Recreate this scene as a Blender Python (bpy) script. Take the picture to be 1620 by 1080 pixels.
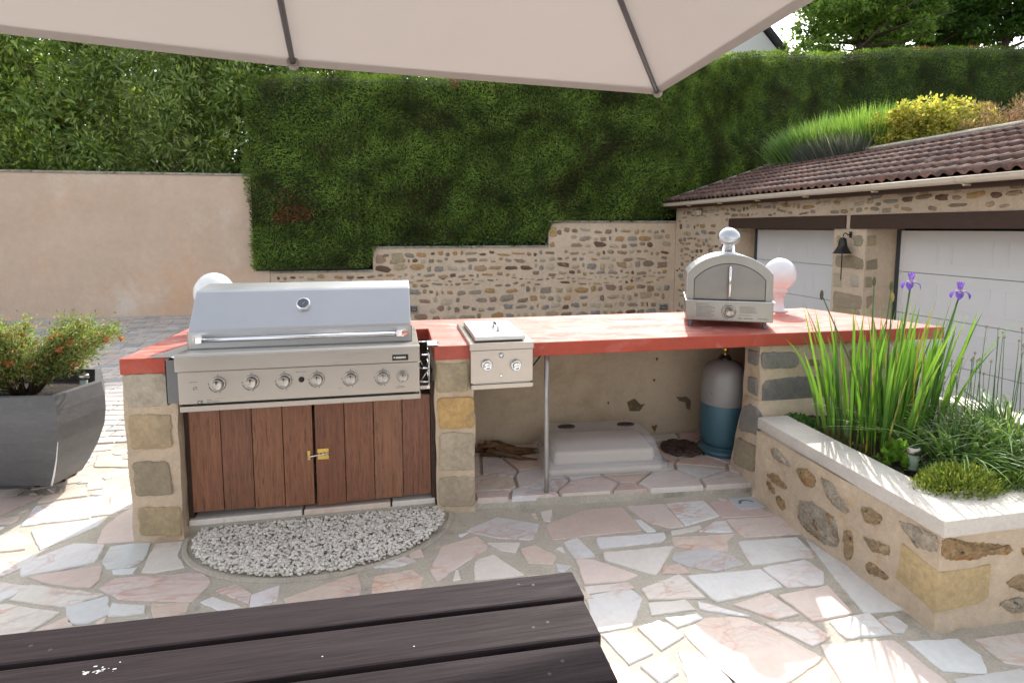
import bpy, bmesh, math, random
import numpy as np
from mathutils import Vector, Matrix, noise

random.seed(7); RS = np.random.RandomState(11)
R = math.radians
sc = bpy.context.scene
for o in list(bpy.data.objects): bpy.data.objects.remove(o)

# ------------------------------------------------------------------ camera
H = 1.5; TH = R(11.5); PT = R(5.56); FP = 900.0; CX, CY = 810.0, 448.0
cam_d = bpy.data.cameras.new('camera'); cam = bpy.data.objects.new('camera', cam_d)
sc.collection.objects.link(cam); sc.camera = cam
cam.location = (0, 0, H); cam.rotation_euler = (R(90) - PT, 0, -TH)
cam_d.sensor_width = 36; cam_d.sensor_fit = 'HORIZONTAL'
cam_d.lens = 36 * FP / 1620; cam_d.shift_y = -(540 - CY) / 1620; cam_d.shift_x = 0
cam_d.clip_start = 0.05; cam_d.clip_end = 500

# ------------------------------------------------------------------ light
SUN_AZ, SUN_EL = R(26.6), R(39.5)
SUN = Vector((math.sin(SUN_AZ)*math.cos(SUN_EL), math.cos(SUN_AZ)*math.cos(SUN_EL), math.sin(SUN_EL)))
w = bpy.data.worlds.new('World'); sc.world = w; w.use_nodes = True
nt = w.node_tree; bg = nt.nodes['Background']
sky = nt.nodes.new('ShaderNodeTexSky'); sky.sky_type = 'NISHITA'; sky.sun_disc = False
sky.sun_elevation = SUN_EL; sky.sun_rotation = SUN_AZ; sky.air_density = 1.0; sky.dust_density = 3.0; sky.ozone_density = 1.0
hs = nt.nodes.new('ShaderNodeHueSaturation'); hs.inputs['Saturation'].default_value = .3; nt.links.new(sky.outputs[0], hs.inputs['Color']); nt.links.new(hs.outputs[0], bg.inputs[0]); bg.inputs[1].default_value = 0.15
sl = bpy.data.lights.new('sun', 'SUN'); sl.energy = 2.0; sl.angle = R(0.6); sl.color = (1, .95, .87)
so = bpy.data.objects.new('sun', sl); sc.collection.objects.link(so)
so.rotation_euler = SUN.to_track_quat('Z', 'Y').to_euler(); so.location = (5, 10, 12)
sc.view_settings.view_transform = 'Standard'; sc.view_settings.look = 'None'
sc.view_settings.exposure = 1.5; sc.view_settings.gamma = 1

# ------------------------------------------------------------------ helpers
def ray(x, y):
    r = (x-CX)/FP; u = -(y-CY)/FP
    s, c = math.sin(TH), math.cos(TH); sp, cp = math.sin(PT), math.cos(PT)
    fh = cp + u*sp
    return (r*c+fh*s, -r*s+fh*c, -sp+u*cp)
def atz(x, y, z):
    d = ray(x, y); t = (z-H)/d[2]; return (d[0]*t, d[1]*t, z)
def aty(x, y, Y):
    d = ray(x, y); t = Y/d[1]; return (d[0]*t, Y, H+d[2]*t)
def atx(x, y, X):
    d = ray(x, y); t = X/d[0]; return (X, d[1]*t, H+d[2]*t)

def tag(o, label=None, cat=None, group=None, kind=None):
    if label: o['label'] = label
    if cat: o['category'] = cat
    if group: o['group'] = group
    if kind: o['kind'] = kind
    return o
ORG = {}
def empty(name, loc, label=None, cat=None, group=None):
    o = bpy.data.objects.new(name, None); sc.collection.objects.link(o); o.location = loc
    o.empty_display_size = .1; ORG[o.name] = Vector(loc)
    return tag(o, label, cat, group)
def origin(o):
    return ORG.get(o.name, Vector((0, 0, 0))) if o else Vector((0, 0, 0))
def link(name, me, parent=None, bevel=0, smooth=None):
    o = bpy.data.objects.new(name, me); sc.collection.objects.link(o)
    if parent:
        o.parent = parent; ORG[o.name] = origin(parent)
        me.transform(Matrix.Translation(-origin(parent)))
    if bevel:
        m = o.modifiers.new('bevel', 'BEVEL'); m.width = bevel; m.segments = 2; m.limit_method = 'ANGLE'; m.angle_limit = R(35)
        if smooth is None: smooth = False
    return o
class MB:
    def __init__(s): s.v = []; s.f = []; s.mi = []; s.sm = []; s.c = []; s.col = None; s.m = 0; s.smooth = False; s.hascol = False
    def add(s, vs, fs, smooth=None):
        n = len(s.v); s.v += [tuple(v) for v in vs]
        for f in fs:
            s.f.append(tuple(i+n for i in f)); s.mi.append(s.m); s.sm.append(s.smooth if smooth is None else smooth)
            s.c.append(s.col or (1, 1, 1)); s.hascol |= s.col is not None
        return s
    def box(s, x0, x1, y0, y1, z0, z1):
        return s.add([(x0,y0,z0),(x1,y0,z0),(x1,y1,z0),(x0,y1,z0),(x0,y0,z1),(x1,y0,z1),(x1,y1,z1),(x0,y1,z1)],
                     [(0,3,2,1),(4,5,6,7),(0,1,5,4),(1,2,6,5),(2,3,7,6),(3,0,4,7)])
    def rbox(s, x0, x1, y0, y1, z0, z1, ang, c=None):
        k = len(s.v); s.box(x0, x1, y0, y1, z0, z1)
        c = c or ((x0+x1)/2, (y0+y1)/2, (z0+z1)/2); M = Matrix.Translation(c) @ Matrix.Rotation(ang, 4, 'Z') @ Matrix.Translation(-Vector(c))
        for i in range(k, len(s.v)): s.v[i] = tuple(M @ Vector(s.v[i]))
        return s
    def xform(s, k, M):
        for i in range(k, len(s.v)): s.v[i] = tuple(M @ Vector(s.v[i]))
    def prism(s, poly, ax, a0, a1):
        # poly: 2D points; ax: axis of extrusion; other two coords in cyclic order of remaining (x,y,z)
        def P(p, a):
            return {'X': (a, p[0], p[1]), 'Y': (p[0], a, p[1]), 'Z': (p[0], p[1], a)}[ax]
        n = len(poly); vs = [P(p, a0) for p in poly] + [P(p, a1) for p in poly]
        fs = [tuple(range(n))[::-1], tuple(range(n, 2*n))] + [(i, (i+1) % n, n+(i+1) % n, n+i) for i in range(n)]
        return s.add(vs, fs)
    def tube(s, pts, r, seg=8, caps=True, smooth=True):
        pts = [Vector(p) for p in pts]; rr = r if isinstance(r, (list, tuple)) else [r]*len(pts)
        vs = []; prev = None
        for i, p in enumerate(pts):
            t = (pts[min(i+1, len(pts)-1)] - pts[max(i-1, 0)]).normalized()
            if prev is None:
                a = Vector((0, 0, 1)) if abs(t.z) < .9 else Vector((1, 0, 0)); n1 = t.cross(a).normalized()
            else:
                n1 = (prev - t*prev.dot(t)).normalized()
            prev = n1; n2 = t.cross(n1)
            for k in range(seg):
                a = 2*math.pi*k/seg; vs.append(p + (n1*math.cos(a)+n2*math.sin(a))*rr[i])
        fs = [(i*seg+k, i*seg+(k+1) % seg, (i+1)*seg+(k+1) % seg, (i+1)*seg+k) for i in range(len(pts)-1) for k in range(seg)]
        s.add(vs, fs, smooth)
        if caps:
            n = len(s.v)-len(vs)
            for ring, rev in ((0, True), (len(pts)-1, False)):
                idx = [n+ring*seg+k for k in range(seg)]
                s.f.append(tuple(idx[::-1] if rev else idx)); s.mi.append(s.m); s.sm.append(False); s.c.append(s.col or (1,1,1))
        return s
    def lathe(s, prof, c=(0,0,0), ax='Z', seg=24, smooth=True, sc_=(1,1)):
        vs = []
        for r, h in prof:
            for k in range(seg):
                a = 2*math.pi*k/seg; x, y = r*math.cos(a)*sc_[0], r*math.sin(a)*sc_[1]
                v = {'Z': (x, y, h), 'Y': (x, h, y), 'X': (h, x, y)}[ax]
                vs.append((c[0]+v[0], c[1]+v[1], c[2]+v[2]))
        n = len(prof)
        fs = [(i*seg+k, i*seg+(k+1) % seg, (i+1)*seg+(k+1) % seg, (i+1)*seg+k) for i in range(n-1) for k in range(seg)]
        return s.add(vs, fs, smooth)
    def mesh(s, name, mats):
        me = bpy.data.meshes.new(name); me.from_pydata(s.v, [], s.f); 
        me.validate()
        for m in (mats if isinstance(mats, (list, tuple)) else [mats]): me.materials.append(m)
        if len(me.polygons) == len(s.f):
            me.polygons.foreach_set('material_index', s.mi); me.polygons.foreach_set('use_smooth', s.sm)
            if s.hascol:
                at = me.color_attributes.new('Col', 'FLOAT_COLOR', 'CORNER')
                cols = np.array([c+(1,) if len(c) == 3 else c for c in s.c], dtype=np.float32)
                cnt = np.array([len(f) for f in s.f]); at.data.foreach_set('color', np.repeat(cols, cnt, axis=0).ravel())
        bm = bmesh.new(); bm.from_mesh(me); bmesh.ops.recalc_face_normals(bm, faces=bm.faces); bm.to_mesh(me); bm.free()
        me.update(); return me
    def build(s, name, mats, parent=None, bevel=0):
        return link(name, s.mesh(name, mats), parent, bevel)

def npmesh(name, V, nper, cols, mat, parent=None, smooth=False, extra=None):
    """V: (N*nper,3) separate polygons of nper verts; cols (N,3)"""
    V = np.asarray(V, dtype=np.float32).reshape(-1, 3); N = len(V)//nper
    me = bpy.data.meshes.new(name); me.vertices.add(len(V)); me.vertices.foreach_set('co', V.ravel())
    me.loops.add(len(V)); me.loops.foreach_set('vertex_index', np.arange(len(V), dtype=np.int32))
    me.polygons.add(N); me.polygons.foreach_set('loop_start', np.arange(0, N*nper, nper, dtype=np.int32))
    me.polygons.foreach_set('use_smooth', np.full(N, smooth))
    at = me.color_attributes.new('Col', 'FLOAT_COLOR', 'CORNER')
    c4 = np.concatenate([np.repeat(cols, nper, axis=0), np.ones((N*nper, 1))], axis=1).astype(np.float32)
    at.data.foreach_set('color', c4.ravel())
    me.materials.append(mat); me.update(calc_edges=True); me.validate()
    return link(name, me, parent)
def unit(a): return a/np.maximum(np.linalg.norm(a, axis=1, keepdims=True), 1e-9)
def leafverts(P, D, N, L, W, fold=.15, wpos=.45):
    D = unit(D); S = unit(np.cross(D, N)); N2 = np.cross(S, D)
    L = np.asarray(L).reshape(-1, 1)*np.ones((len(P), 1)); W = np.asarray(W).reshape(-1, 1)*np.ones((len(P), 1))
    mid = P + D*L*wpos
    a = P; b = mid + S*W*.5 + N2*W*fold; c = P + D*L; d = mid - S*W*.5 + N2*W*fold
    return np.stack([a, b, c, d], axis=1).reshape(-1, 3)
def rnd(n, k=3): return RS.normal(size=(n, k))
def pal(cols, n, jit=.15, wts=None):
    cols = np.array(cols, dtype=float); i = RS.choice(len(cols), n, p=wts)
    return np.clip(cols[i]*(1+RS.uniform(-jit, jit, (n, 1))), 0, 1)

# ------------------------------------------------------------------ materials
def mat(name, col=(.5,.5,.5), rough=.6, metal=0., **kw):
    """kw: attr(bool), var=(scale,amount), bump=(scale,strength), stretch=(x,y,z), stain=(scale,col,lo,hi), spec, transl, trans, alpha, rvar"""
    m = bpy.data.materials.new(name); m.use_nodes = True; n = m.node_tree.nodes; l = m.node_tree.links
    b = n['Principled BSDF']; b.inputs['Roughness'].default_value = rough; b.inputs['Metallic'].default_value = metal
    b.inputs['Specular IOR Level'].default_value = kw.get('spec', .5)
    tc = n.new('ShaderNodeTexCoord'); mp = n.new('ShaderNodeMapping'); l.new(tc.outputs['Object'], mp.inputs[0])
    mp.inputs['Scale'].default_value = kw.get('stretch', (1,1,1))
    if kw.get('attr'):
        a = n.new('ShaderNodeAttribute'); a.attribute_name = 'Col'; cur = a.outputs['Color']
    else:
        a = n.new('ShaderNodeRGB'); a.outputs[0].default_value = (*col, 1); cur = a.outputs[0]
    def noise_(scale, det=6, rough_=.6, dist=0, coord=None):
        t = n.new('ShaderNodeTexNoise'); t.inputs['Scale'].default_value = scale; t.inputs['Detail'].default_value = det
        t.inputs['Roughness'].default_value = rough_; t.inputs['Distortion'].default_value = dist
        l.new(coord or mp.outputs[0], t.inputs['Vector']); return t
    def ramp(src, lo, hi, c0=0., c1=1.):
        r = n.new('ShaderNodeMapRange'); r.inputs['From Min'].default_value = lo; r.inputs['From Max'].default_value = hi
        r.inputs['To Min'].default_value = c0; r.inputs['To Max'].default_value = c1; l.new(src, r.inputs[0]); return r.outputs[0]
    def mixc(fac, a_, b_, mode='MIX'):
        x = n.new('ShaderNodeMix'); x.data_type = 'RGBA'; x.blend_type = mode
        if isinstance(fac, float): x.inputs[0].default_value = fac
        else: l.new(fac, x.inputs[0])
        for k, s_ in ((6, a_), (7, b_)):
            if isinstance(s_, tuple): x.inputs[k].default_value = (*s_, 1)
            else: l.new(s_, x.inputs[k])
        return x.outputs[2]
    for st in kw.get('stains', []):
        scale, c2, lo, hi = st[:4]; t = noise_(scale, 7, .65, st[4] if len(st) > 4 else .3)
        cur = mixc(ramp(t.outputs[0], lo, hi), cur, c2)
    for sc_, am in kw.get('vars', []):
        t = noise_(sc_, 5, .65); v = ramp(t.outputs[0], .25, .75, 1-am, 1+am)
        cb = n.new('ShaderNodeCombineColor')
        for i in range(3): l.new(v, cb.inputs[i])
        cur = mixc(1.0, cur, cb.outputs[0], 'MULTIPLY')
    l.new(cur, b.inputs['Base Color'])
    if 'rvar' in kw:
        sc_, lo, hi = kw['rvar']; t = noise_(sc_, 5); l.new(ramp(t.outputs[0], .3, .7, lo, hi), b.inputs['Roughness'])
    prev = None
    for sc_, st in kw.get('bumps', []):
        t = noise_(sc_, 6, .65); bp = n.new('ShaderNodeBump'); bp.inputs['Strength'].default_value = 1.0; bp.inputs['Distance'].default_value = st
        l.new(t.outputs[0], bp.inputs['Height'])
        if prev: l.new(prev, bp.inputs['Normal'])
        prev = bp.outputs[0]
    if prev: l.new(prev, b.inputs['Normal'])
    if 'trans' in kw: b.inputs['Transmission Weight'].default_value = kw['trans']; b.inputs['IOR'].default_value = 1.3
    if 'alpha' in kw: b.inputs['Alpha'].default_value = kw['alpha']
    if 'coat' in kw: b.inputs['Coat Weight'].default_value = kw['coat']; b.inputs['Coat Roughness'].default_value = .15
    if 'transl' in kw:
        tr = n.new('ShaderNodeBsdfTranslucent'); tint = mixc(1.0, cur, kw.get('ttint', (1.,1.,1.)), 'MULTIPLY'); l.new(tint, tr.inputs[0])
        mx = n.new('ShaderNodeMixShader'); mx.inputs[0].default_value = kw['transl']
        l.new(b.outputs[0], mx.inputs[1]); l.new(tr.outputs[0], mx.inputs[2]); l.new(mx.outputs[0], n['Material Output'].inputs[0])
    m['h'] = 1
    return m
M = {}
M['leaf'] = mat('leaf_foliage', attr=True, rough=.5, transl=.45, ttint=(1.,1.,.6), spec=.35)
M['leaf_gloss'] = mat('glossy_leaf', attr=True, rough=.33, transl=.45, ttint=(1.,1.,.55), spec=.5)
M['blade'] = mat('blade_leaf', attr=True, rough=.4, transl=.45, ttint=(1.1,1.05,.5), spec=.4)
M['thuja'] = mat('hedge_foliage', attr=True, rough=.6, transl=.35, ttint=(1.,1.,.6), spec=.25)
M['petal'] = mat('petal', attr=True, rough=.5, transl=.35)
M['bark'] = mat('bark', (.09,.065,.045), .9, bumps=[(20,.01)], vars=[(6,.4)])
M['core'] = mat('hedge_core', (.025,.042,.012), .95)
M['soil'] = mat('soil', (.035,.025,.018), .95, bumps=[(30,.02),(90,.01)], vars=[(25,.6)])
M['earth'] = mat('garden_earth', (.08,.07,.04), .95, bumps=[(10,.03)], vars=[(5,.5)])
M['steel'] = mat('brushed_steel', (.43,.405,.37), .30, 1., rvar=(3,.27,.33), stretch=(1,25,25), vars=[(9,.03)])
M['steel_hood'] = mat('hood_steel', (.56,.565,.57), .32, 1., rvar=(2,.30,.36), vars=[(3,.05)])
M['oven_door'] = mat('oven_door_steel', (.27,.26,.245), .32, 1., rvar=(3,.28,.36), vars=[(6,.08)])
M['steel_grey'] = mat('grey_oven_steel', (.37,.36,.34), .30, 1., rvar=(3,.26,.34), vars=[(6,.06)])
M['chrome'] = mat('chrome', (.75,.75,.76), .12, 1.)
M['steel_dark'] = mat('dull_dark_metal', (.16,.165,.17), .5, .8, vars=[(8,.2)])
M['black'] = mat('black_plastic', (.012,.012,.012), .45)
M['ink'] = mat('printed_ink', (.03,.03,.03), .7)
M['white_ink'] = mat('white_print', (.7,.7,.7), .6)
M['red'] = mat('red_painted_concrete', (.43,.075,.045), .55, spec=.35, rvar=(3.5,.45,.7), vars=[(6,.13),(60,.06)], stains=[(1.6,(.56,.22,.17),.5,.78,1.2),(7,(.62,.33,.28),.62,.8,.6),(55,(.12,.04,.03),.70,.74)], bumps=[(25,.0025),(120,.001)])
M['red_top'] = mat('red_top_wear_and_sheen', (.42,.11,.08), .65, spec=.3, rvar=(3.5,.5,.8), stretch=(1,2.2,1), vars=[(6,.12),(60,.06)], stains=[(1.7,(.48,.21,.175),.44,.68,1.5),(5,(.56,.34,.30),.53,.72,1.2),(14,(.60,.42,.38),.62,.76,.8),(40,(.15,.06,.04),.72,.75)], bumps=[(25,.002),(120,.001)])  # paler pink and pale mottles: chalky wear plus sky sheen painted into the colour
M['mortar'] = mat('lime_mortar', (.60,.48,.35), .95, vars=[(4,.13),(30,.12)], stains=[(2.5,(.46,.37,.27),.5,.8),(4.5,(.50,.31,.14),.60,.78),(9,(.25,.2,.15),.68,.8)], bumps=[(18,.012),(90,.006)])
M['mortar_far'] = mat('wall_mortar', (.60,.475,.35), .95, vars=[(2,.12),(20,.12)], stains=[(1.2,(.55,.37,.22),.56,.85)], bumps=[(14,.015),(60,.008)])
M['render'] = mat('roughcast_render', (.60,.455,.345), .95, vars=[(.9,.10),(9,.07)], stains=[(.7,(.62,.40,.26),.5,.75),(1.1,(.66,.57,.48),.55,.75),(2.3,(.36,.27,.19),.64,.82)], bumps=[(30,.012),(110,.006)])
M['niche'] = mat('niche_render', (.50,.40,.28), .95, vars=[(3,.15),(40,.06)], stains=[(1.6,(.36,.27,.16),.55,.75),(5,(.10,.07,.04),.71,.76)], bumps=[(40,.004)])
M['stone'] = mat('building_stone', attr=True, rough=.9, vars=[(14,.28),(60,.18)], stains=[(7,(.42,.26,.11),.60,.76)], bumps=[(16,.02),(70,.008)])
M['quoin'] = mat('dressed_stone', attr=True, rough=.9, vars=[(9,.2),(50,.2)], stains=[(6,(.30,.25,.18),.55,.75)], bumps=[(22,.008),(90,.003)])
M['rust_stone'] = mat('weathered_millstone', attr=True, rough=.95, vars=[(18,.35),(70,.3)], stains=[(12,(.40,.17,.04),.56,.66),(22,(.05,.04,.03),.6,.68)], bumps=[(14,.05),(50,.02)])
M['coping'] = mat('concrete_coping', (.60,.56,.50), .9, vars=[(5,.10),(60,.08)], stains=[(3,(.45,.42,.36),.55,.8)], bumps=[(60,.004)])
M['coping_old'] = mat('weathered_coping', (.33,.30,.25), .95, vars=[(3,.3),(30,.3)], stains=[(9,(.10,.09,.07),.52,.7)], bumps=[(30,.008)])
M['concrete'] = mat('grout_concrete', (.50,.46,.385), .95, vars=[(6,.15),(90,.2)], stains=[(3,(.22,.20,.165),.55,.75)], bumps=[(70,.003),(160,.002)])
M['wood_dark'] = mat('stained_table_wood', attr=True, rough=.6, spec=.12, stretch=(1.2,28,10), vars=[(3,.35),(9,.25)], bumps=[(6,.0010)], rvar=(4,.6,.8), stains=[(5,(.012,.009,.009),.62,.7)])
M['wood_door'] = mat('hardwood_door', attr=True, rough=.55, stretch=(26,10,1.6), vars=[(2.2,.30),(7,.2)], stains=[(3.,(.085,.034,.014),.52,.68,2.5)], bumps=[(5,.0012)])
M['beam'] = mat('dark_beam', (.055,.028,.018), .6, stretch=(1,3,25), vars=[(3,.25)], bumps=[(5,.003)])
M['brass'] = mat('brass', (.75,.55,.16), .3, 1.)
M['bronze'] = mat('dark_bronze', (.045,.042,.036), .5, .6, vars=[(20,.3)])
M['globe'] = mat('opal_globe', (.84,.84,.84), .22, transl=.08, coat=.2)
M['plast_white'] = mat('white_plastic', (.74,.70,.70), .4)
M['pvc'] = mat('cream_pvc', (.66,.58,.47), .45, vars=[(2,.06)], stains=[(5,(.4,.33,.25),.62,.85)])
M['door_white'] = mat('white_garage_panel', (.76,.75,.74), .5, vars=[(1,.03)], bumps=[(150,.0008)])
M['rooftile'] = mat('roof_tile', attr=True, rough=.8, vars=[(5,.25),(30,.25)], stains=[(6,(.33,.27,.24),.56,.75),(14,(.05,.04,.04),.62,.75)], bumps=[(60,.003)])
M['slate'] = mat('dark_slate', (.05,.05,.055), .7)
M['house'] = mat('house_render', (.84,.83,.80), .9)
M['fabric'] = mat('parasol_fabric', (.385,.352,.330), .9, transl=.22, ttint=(1.,.96,.94), vars=[(.8,.03)], bumps=[(400,.0005)])
M['rib'] = mat('grey_rib', (.13,.12,.125), .35, .7)
M['pot'] = mat('dark_pot', attr=True, rough=.55, vars=[(3,.25),(30,.12)], stains=[(7,(.12,.12,.125),.55,.8),(45,(.4,.38,.36),.74,.8)], stretch=(1,1,2.2), bumps=[(25,.002)])
M['paver'] = mat('concrete_paver', attr=True, rough=.9, vars=[(10,.12),(80,.15)], bumps=[(90,.003)])
M['joint'] = mat('sand_joint', (.16,.14,.12), .95, vars=[(20,.3)])
M['pebble'] = mat('white_pebble', attr=True, rough=.75, vars=[(40,.12)], bumps=[(60,.003)])
M['gas_grey'] = mat('grey_painted_metal', (.27,.26,.25), .45, .2, vars=[(5,.12)], stains=[(14,(.12,.09,.07),.66,.75)])
M['gas_blue'] = mat('blue_painted_metal', (.05,.12,.155), .45, .1, vars=[(5,.15)], stains=[(10,(.03,.05,.06),.62,.72)])
M['tubclear'] = mat('clear_plastic', (.74,.75,.76), .25, trans=.0, alpha=.3, spec=.6)
M['clearcyl'] = mat('ribbed_clear_plastic', (.55,.65,.58), .15, alpha=.4)
M['tray'] = mat('cream_tray', (.58,.50,.42), .5)
M['cell'] = mat('solar_cell', (.02,.025,.05), .2)
M['wicker'] = mat('dark_wicker', (.07,.045,.035), .8, vars=[(60,.5)], bumps=[(60,.01)])
M['galv'] = mat('galvanised_steel', (.42,.40,.38), .5, .7, vars=[(8,.2)], stains=[(12,(.25,.18,.14),.6,.7)])
M['dry'] = mat('dry_bark', attr=True, rough=.95, vars=[(15,.4)], bumps=[(30,.02)])
M['drain'] = mat('pale_plastic', (.50,.56,.60), .5)

# marble paving: per-stone colour plus own veins
def marble():
    m = mat('marble_paving', attr=True, rough=.38, rvar=(6,.3,.55), vars=[(5,.07),(40,.05)], bumps=[(12,.002),(60,.0008)])
    n = m.node_tree.nodes; l = m.node_tree.links; b = n['Principled BSDF']
    src = b.inputs['Base Color'].links[0].from_socket
    tc = n.new('ShaderNodeTexCoord'); at = n.new('ShaderNodeAttribute'); at.attribute_name = 'Col'
    sx = n.new('ShaderNodeVectorMath'); sx.operation = 'MULTIPLY_ADD'; l.new(at.outputs['Color'], sx.inputs[0]); sx.inputs[1].default_value = (30,40,50); l.new(tc.outputs['Object'], sx.inputs[2])
    def vein(scale, w, col, amt, prev, dist=2.2, rot=.6, st=(1,2.5,1)):
        mp = n.new('ShaderNodeMapping'); mp.inputs['Rotation'].default_value = (0,0,rot); mp.inputs['Scale'].default_value = st; l.new(sx.outputs[0], mp.inputs[0])
        t = n.new('ShaderNodeTexNoise'); t.inputs['Scale'].default_value = scale; t.inputs['Detail'].default_value = 5; t.inputs['Distortion'].default_value = dist; l.new(mp.outputs[0], t.inputs['Vector'])
        s_ = n.new('ShaderNodeMath'); s_.operation = 'SUBTRACT'; l.new(t.outputs[0], s_.inputs[0]); s_.inputs[1].default_value = .5
        a_ = n.new('ShaderNodeMath'); a_.operation = 'ABSOLUTE'; l.new(s_.outputs[0], a_.inputs[0])
        r = n.new('ShaderNodeMapRange'); l.new(a_.outputs[0], r.inputs[0]); r.inputs['From Min'].default_value = 0; r.inputs['From Max'].default_value = w; r.inputs['To Min'].default_value = amt; r.inputs['To Max'].default_value = 0
        t2 = n.new('ShaderNodeTexNoise'); t2.inputs['Scale'].default_value = 2.5; l.new(sx.outputs[0], t2.inputs['Vector'])
        r2 = n.new('ShaderNodeMapRange'); l.new(t2.outputs[0], r2.inputs[0]); r2.inputs['From Min'].default_value = .45; r2.inputs['From Max'].default_value = .65
        mu = n.new('ShaderNodeMath'); mu.operation = 'MULTIPLY'; l.new(r.outputs[0], mu.inputs[0]); l.new(r2.outputs[0], mu.inputs[1])
        x = n.new('ShaderNodeMix'); x.data_type = 'RGBA'; l.new(mu.outputs[0], x.inputs[0]); l.new(prev, x.inputs[6]); x.inputs[7].default_value = (*col, 1)
        return x.outputs[2]
    c = vein(1.5, .03, (.52,.20,.13), .65, src)
    c = vein(2.2, .06, (.62,.40,.30), .40, c, 1.2, 1.3)
    c = vein(2.6, .03, (.40,.40,.41), .5, c, 2.0, 2.2)
    l.new(c, b.inputs['Base Color'])
    return m
M['marble'] = marble()
# ------------------------------------------------------------------ stone slabs in a plane
def rough_outline(poly, step, amp, seed, corner=.0):
    """polygon -> resampled outline with uneven edges"""
    out = []; n = len(poly)
    c = (sum(p[0] for p in poly)/n, sum(p[1] for p in poly)/n)
    for i in range(n):
        a = poly[i]; b = poly[(i+1) % n]; L = math.hypot(b[0]-a[0], b[1]-a[1]); k = max(1, int(L/step))
        nx, ny = (b[1]-a[1])/max(L,1e-6), -(b[0]-a[0])/max(L,1e-6)
        for j in range(k):
            t = j/k; d = noise.noise(Vector(((a[0]+(b[0]-a[0])*t)*.9/step, (a[1]+(b[1]-a[1])*t)*.9/step, seed)))*amp
            p = (a[0]+(b[0]-a[0])*t+nx*d, a[1]+(b[1]-a[1])*t+ny*d)
            if j == 0 and corner: p = (p[0]+(c[0]-p[0])*corner, p[1]+(c[1]-p[1])*corner)
            out.append(p)
    return out
def slab(mb, outline, P, h, inset=.004, depth=.01, dome=0.):
    """outline 2D; P(u,v,w)->3D; raised by h, chamfered rim"""
    n = len(outline); cu = sum(p[0] for p in outline)/n; cv = sum(p[1] for p in outline)/n
    def ins(p, d):
        r = math.hypot(p[0]-cu, p[1]-cv); k = max(0, 1-d/max(r,1e-5)); return (cu+(p[0]-cu)*k, cv+(p[1]-cv)*k)
    vs = [P(p[0], p[1], -depth) for p in outline] + [P(*p, h*.45) for p in outline] + [P(*ins(p, inset), h) for p in outline]
    fs = []
    for r in range(2): fs += [(r*n+i, r*n+(i+1) % n, (r+1)*n+(i+1) % n, (r+1)*n+i) for i in range(n)]
    if dome:
        vs += [P(*((cu+(p[0]-cu)*.5), (cv+(p[1]-cv)*.5)), h+dome*(.7+.6*noise.noise(Vector((p[0]*30, p[1]*30, 3))))) for p in outline] + [P(cu, cv, h+dome)]
        fs += [(2*n+i, 2*n+(i+1) % n, 3*n+(i+1) % n, 3*n+i) for i in range(n)] + [(3*n+i, 3*n+(i+1) % n, 4*n) for i in range(n)]
    else: fs.append(tuple(2*n+i for i in range(n)))
    mb.add(vs, fs)
def inpoly(p, poly):
    x, y = p; ins = False; j = len(poly)-1
    for i in range(len(poly)):
        xi, yi = poly[i]; xj, yj = poly[j]
        if (yi > y) != (yj > y) and x < (xj-xi)*(y-yi)/(yj-yi)+xi: ins = not ins
        j = i
    return ins
def clip(poly, px, py, nx, ny):
    out = []
    for i in range(len(poly)):
        a = poly[i]; b = poly[(i+1) % len(poly)]
        da = (a[0]-px)*nx+(a[1]-py)*ny; db = (b[0]-px)*nx+(b[1]-py)*ny
        if da <= 0: out.append(a)
        if (da < 0 < db) or (db < 0 < da):
            t = da/(da-db); out.append((a[0]+(b[0]-a[0])*t, a[1]+(b[1]-a[1])*t))
    return out
def voronoi(x0, x1, y0, y1, cell, gap, seed):
    rn = random.Random(seed); nx = int((x1-x0)/cell)+1; ny = int((y1-y0)/cell)+1
    S = {(i, j): (x0+(i+rn.uniform(.1,.9))*cell, y0+(j+rn.uniform(.1,.9))*cell) for i in range(nx) for j in range(ny)}
    cells = []
    for (i, j), s in S.items():
        poly = [(s[0]-cell*2, s[1]-cell*2), (s[0]+cell*2, s[1]-cell*2), (s[0]+cell*2, s[1]+cell*2), (s[0]-cell*2, s[1]+cell*2)]
        for di in range(-2, 3):
            for dj in range(-2, 3):
                q = S.get((i+di, j+dj))
                if q is None or (di == 0 and dj == 0): continue
                dx, dy = q[0]-s[0], q[1]-s[1]; L = math.hypot(dx, dy)
                poly = clip(poly, s[0]+dx/2-dx/L*gap/2, s[1]+dy/2-dy/L*gap/2, dx/L, dy/L)
                if len(poly) < 3: break
            if len(poly) < 3: break
        if len(poly) < 3: continue
        # simplify tiny edges
        q = [poly[k] for k in range(len(poly)) if math.hypot(poly[k][0]-poly[k-1][0], poly[k][1]-poly[k-1][1]) > cell*.13]
        if len(q) >= 3: cells.append(q)
    # split some into two
    out = []
    for p in cells:
        if rn.random() < .5 and len(p) >= 4:
            cx = sum(a[0] for a in p)/len(p); cy = sum(a[1] for a in p)/len(p); a = rn.uniform(0, math.pi); n_ = (math.cos(a), math.sin(a)); off = rn.uniform(-.12,.12)*cell
            for s_ in (1, -1):
                q = clip(p, cx+n_[0]*(off-s_*gap/2), cy+n_[1]*(off-s_*gap/2), n_[0]*s_, n_[1]*s_)
                if len(q) >= 3: out.append(q)
        else: out.append(p)
    return out

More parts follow.
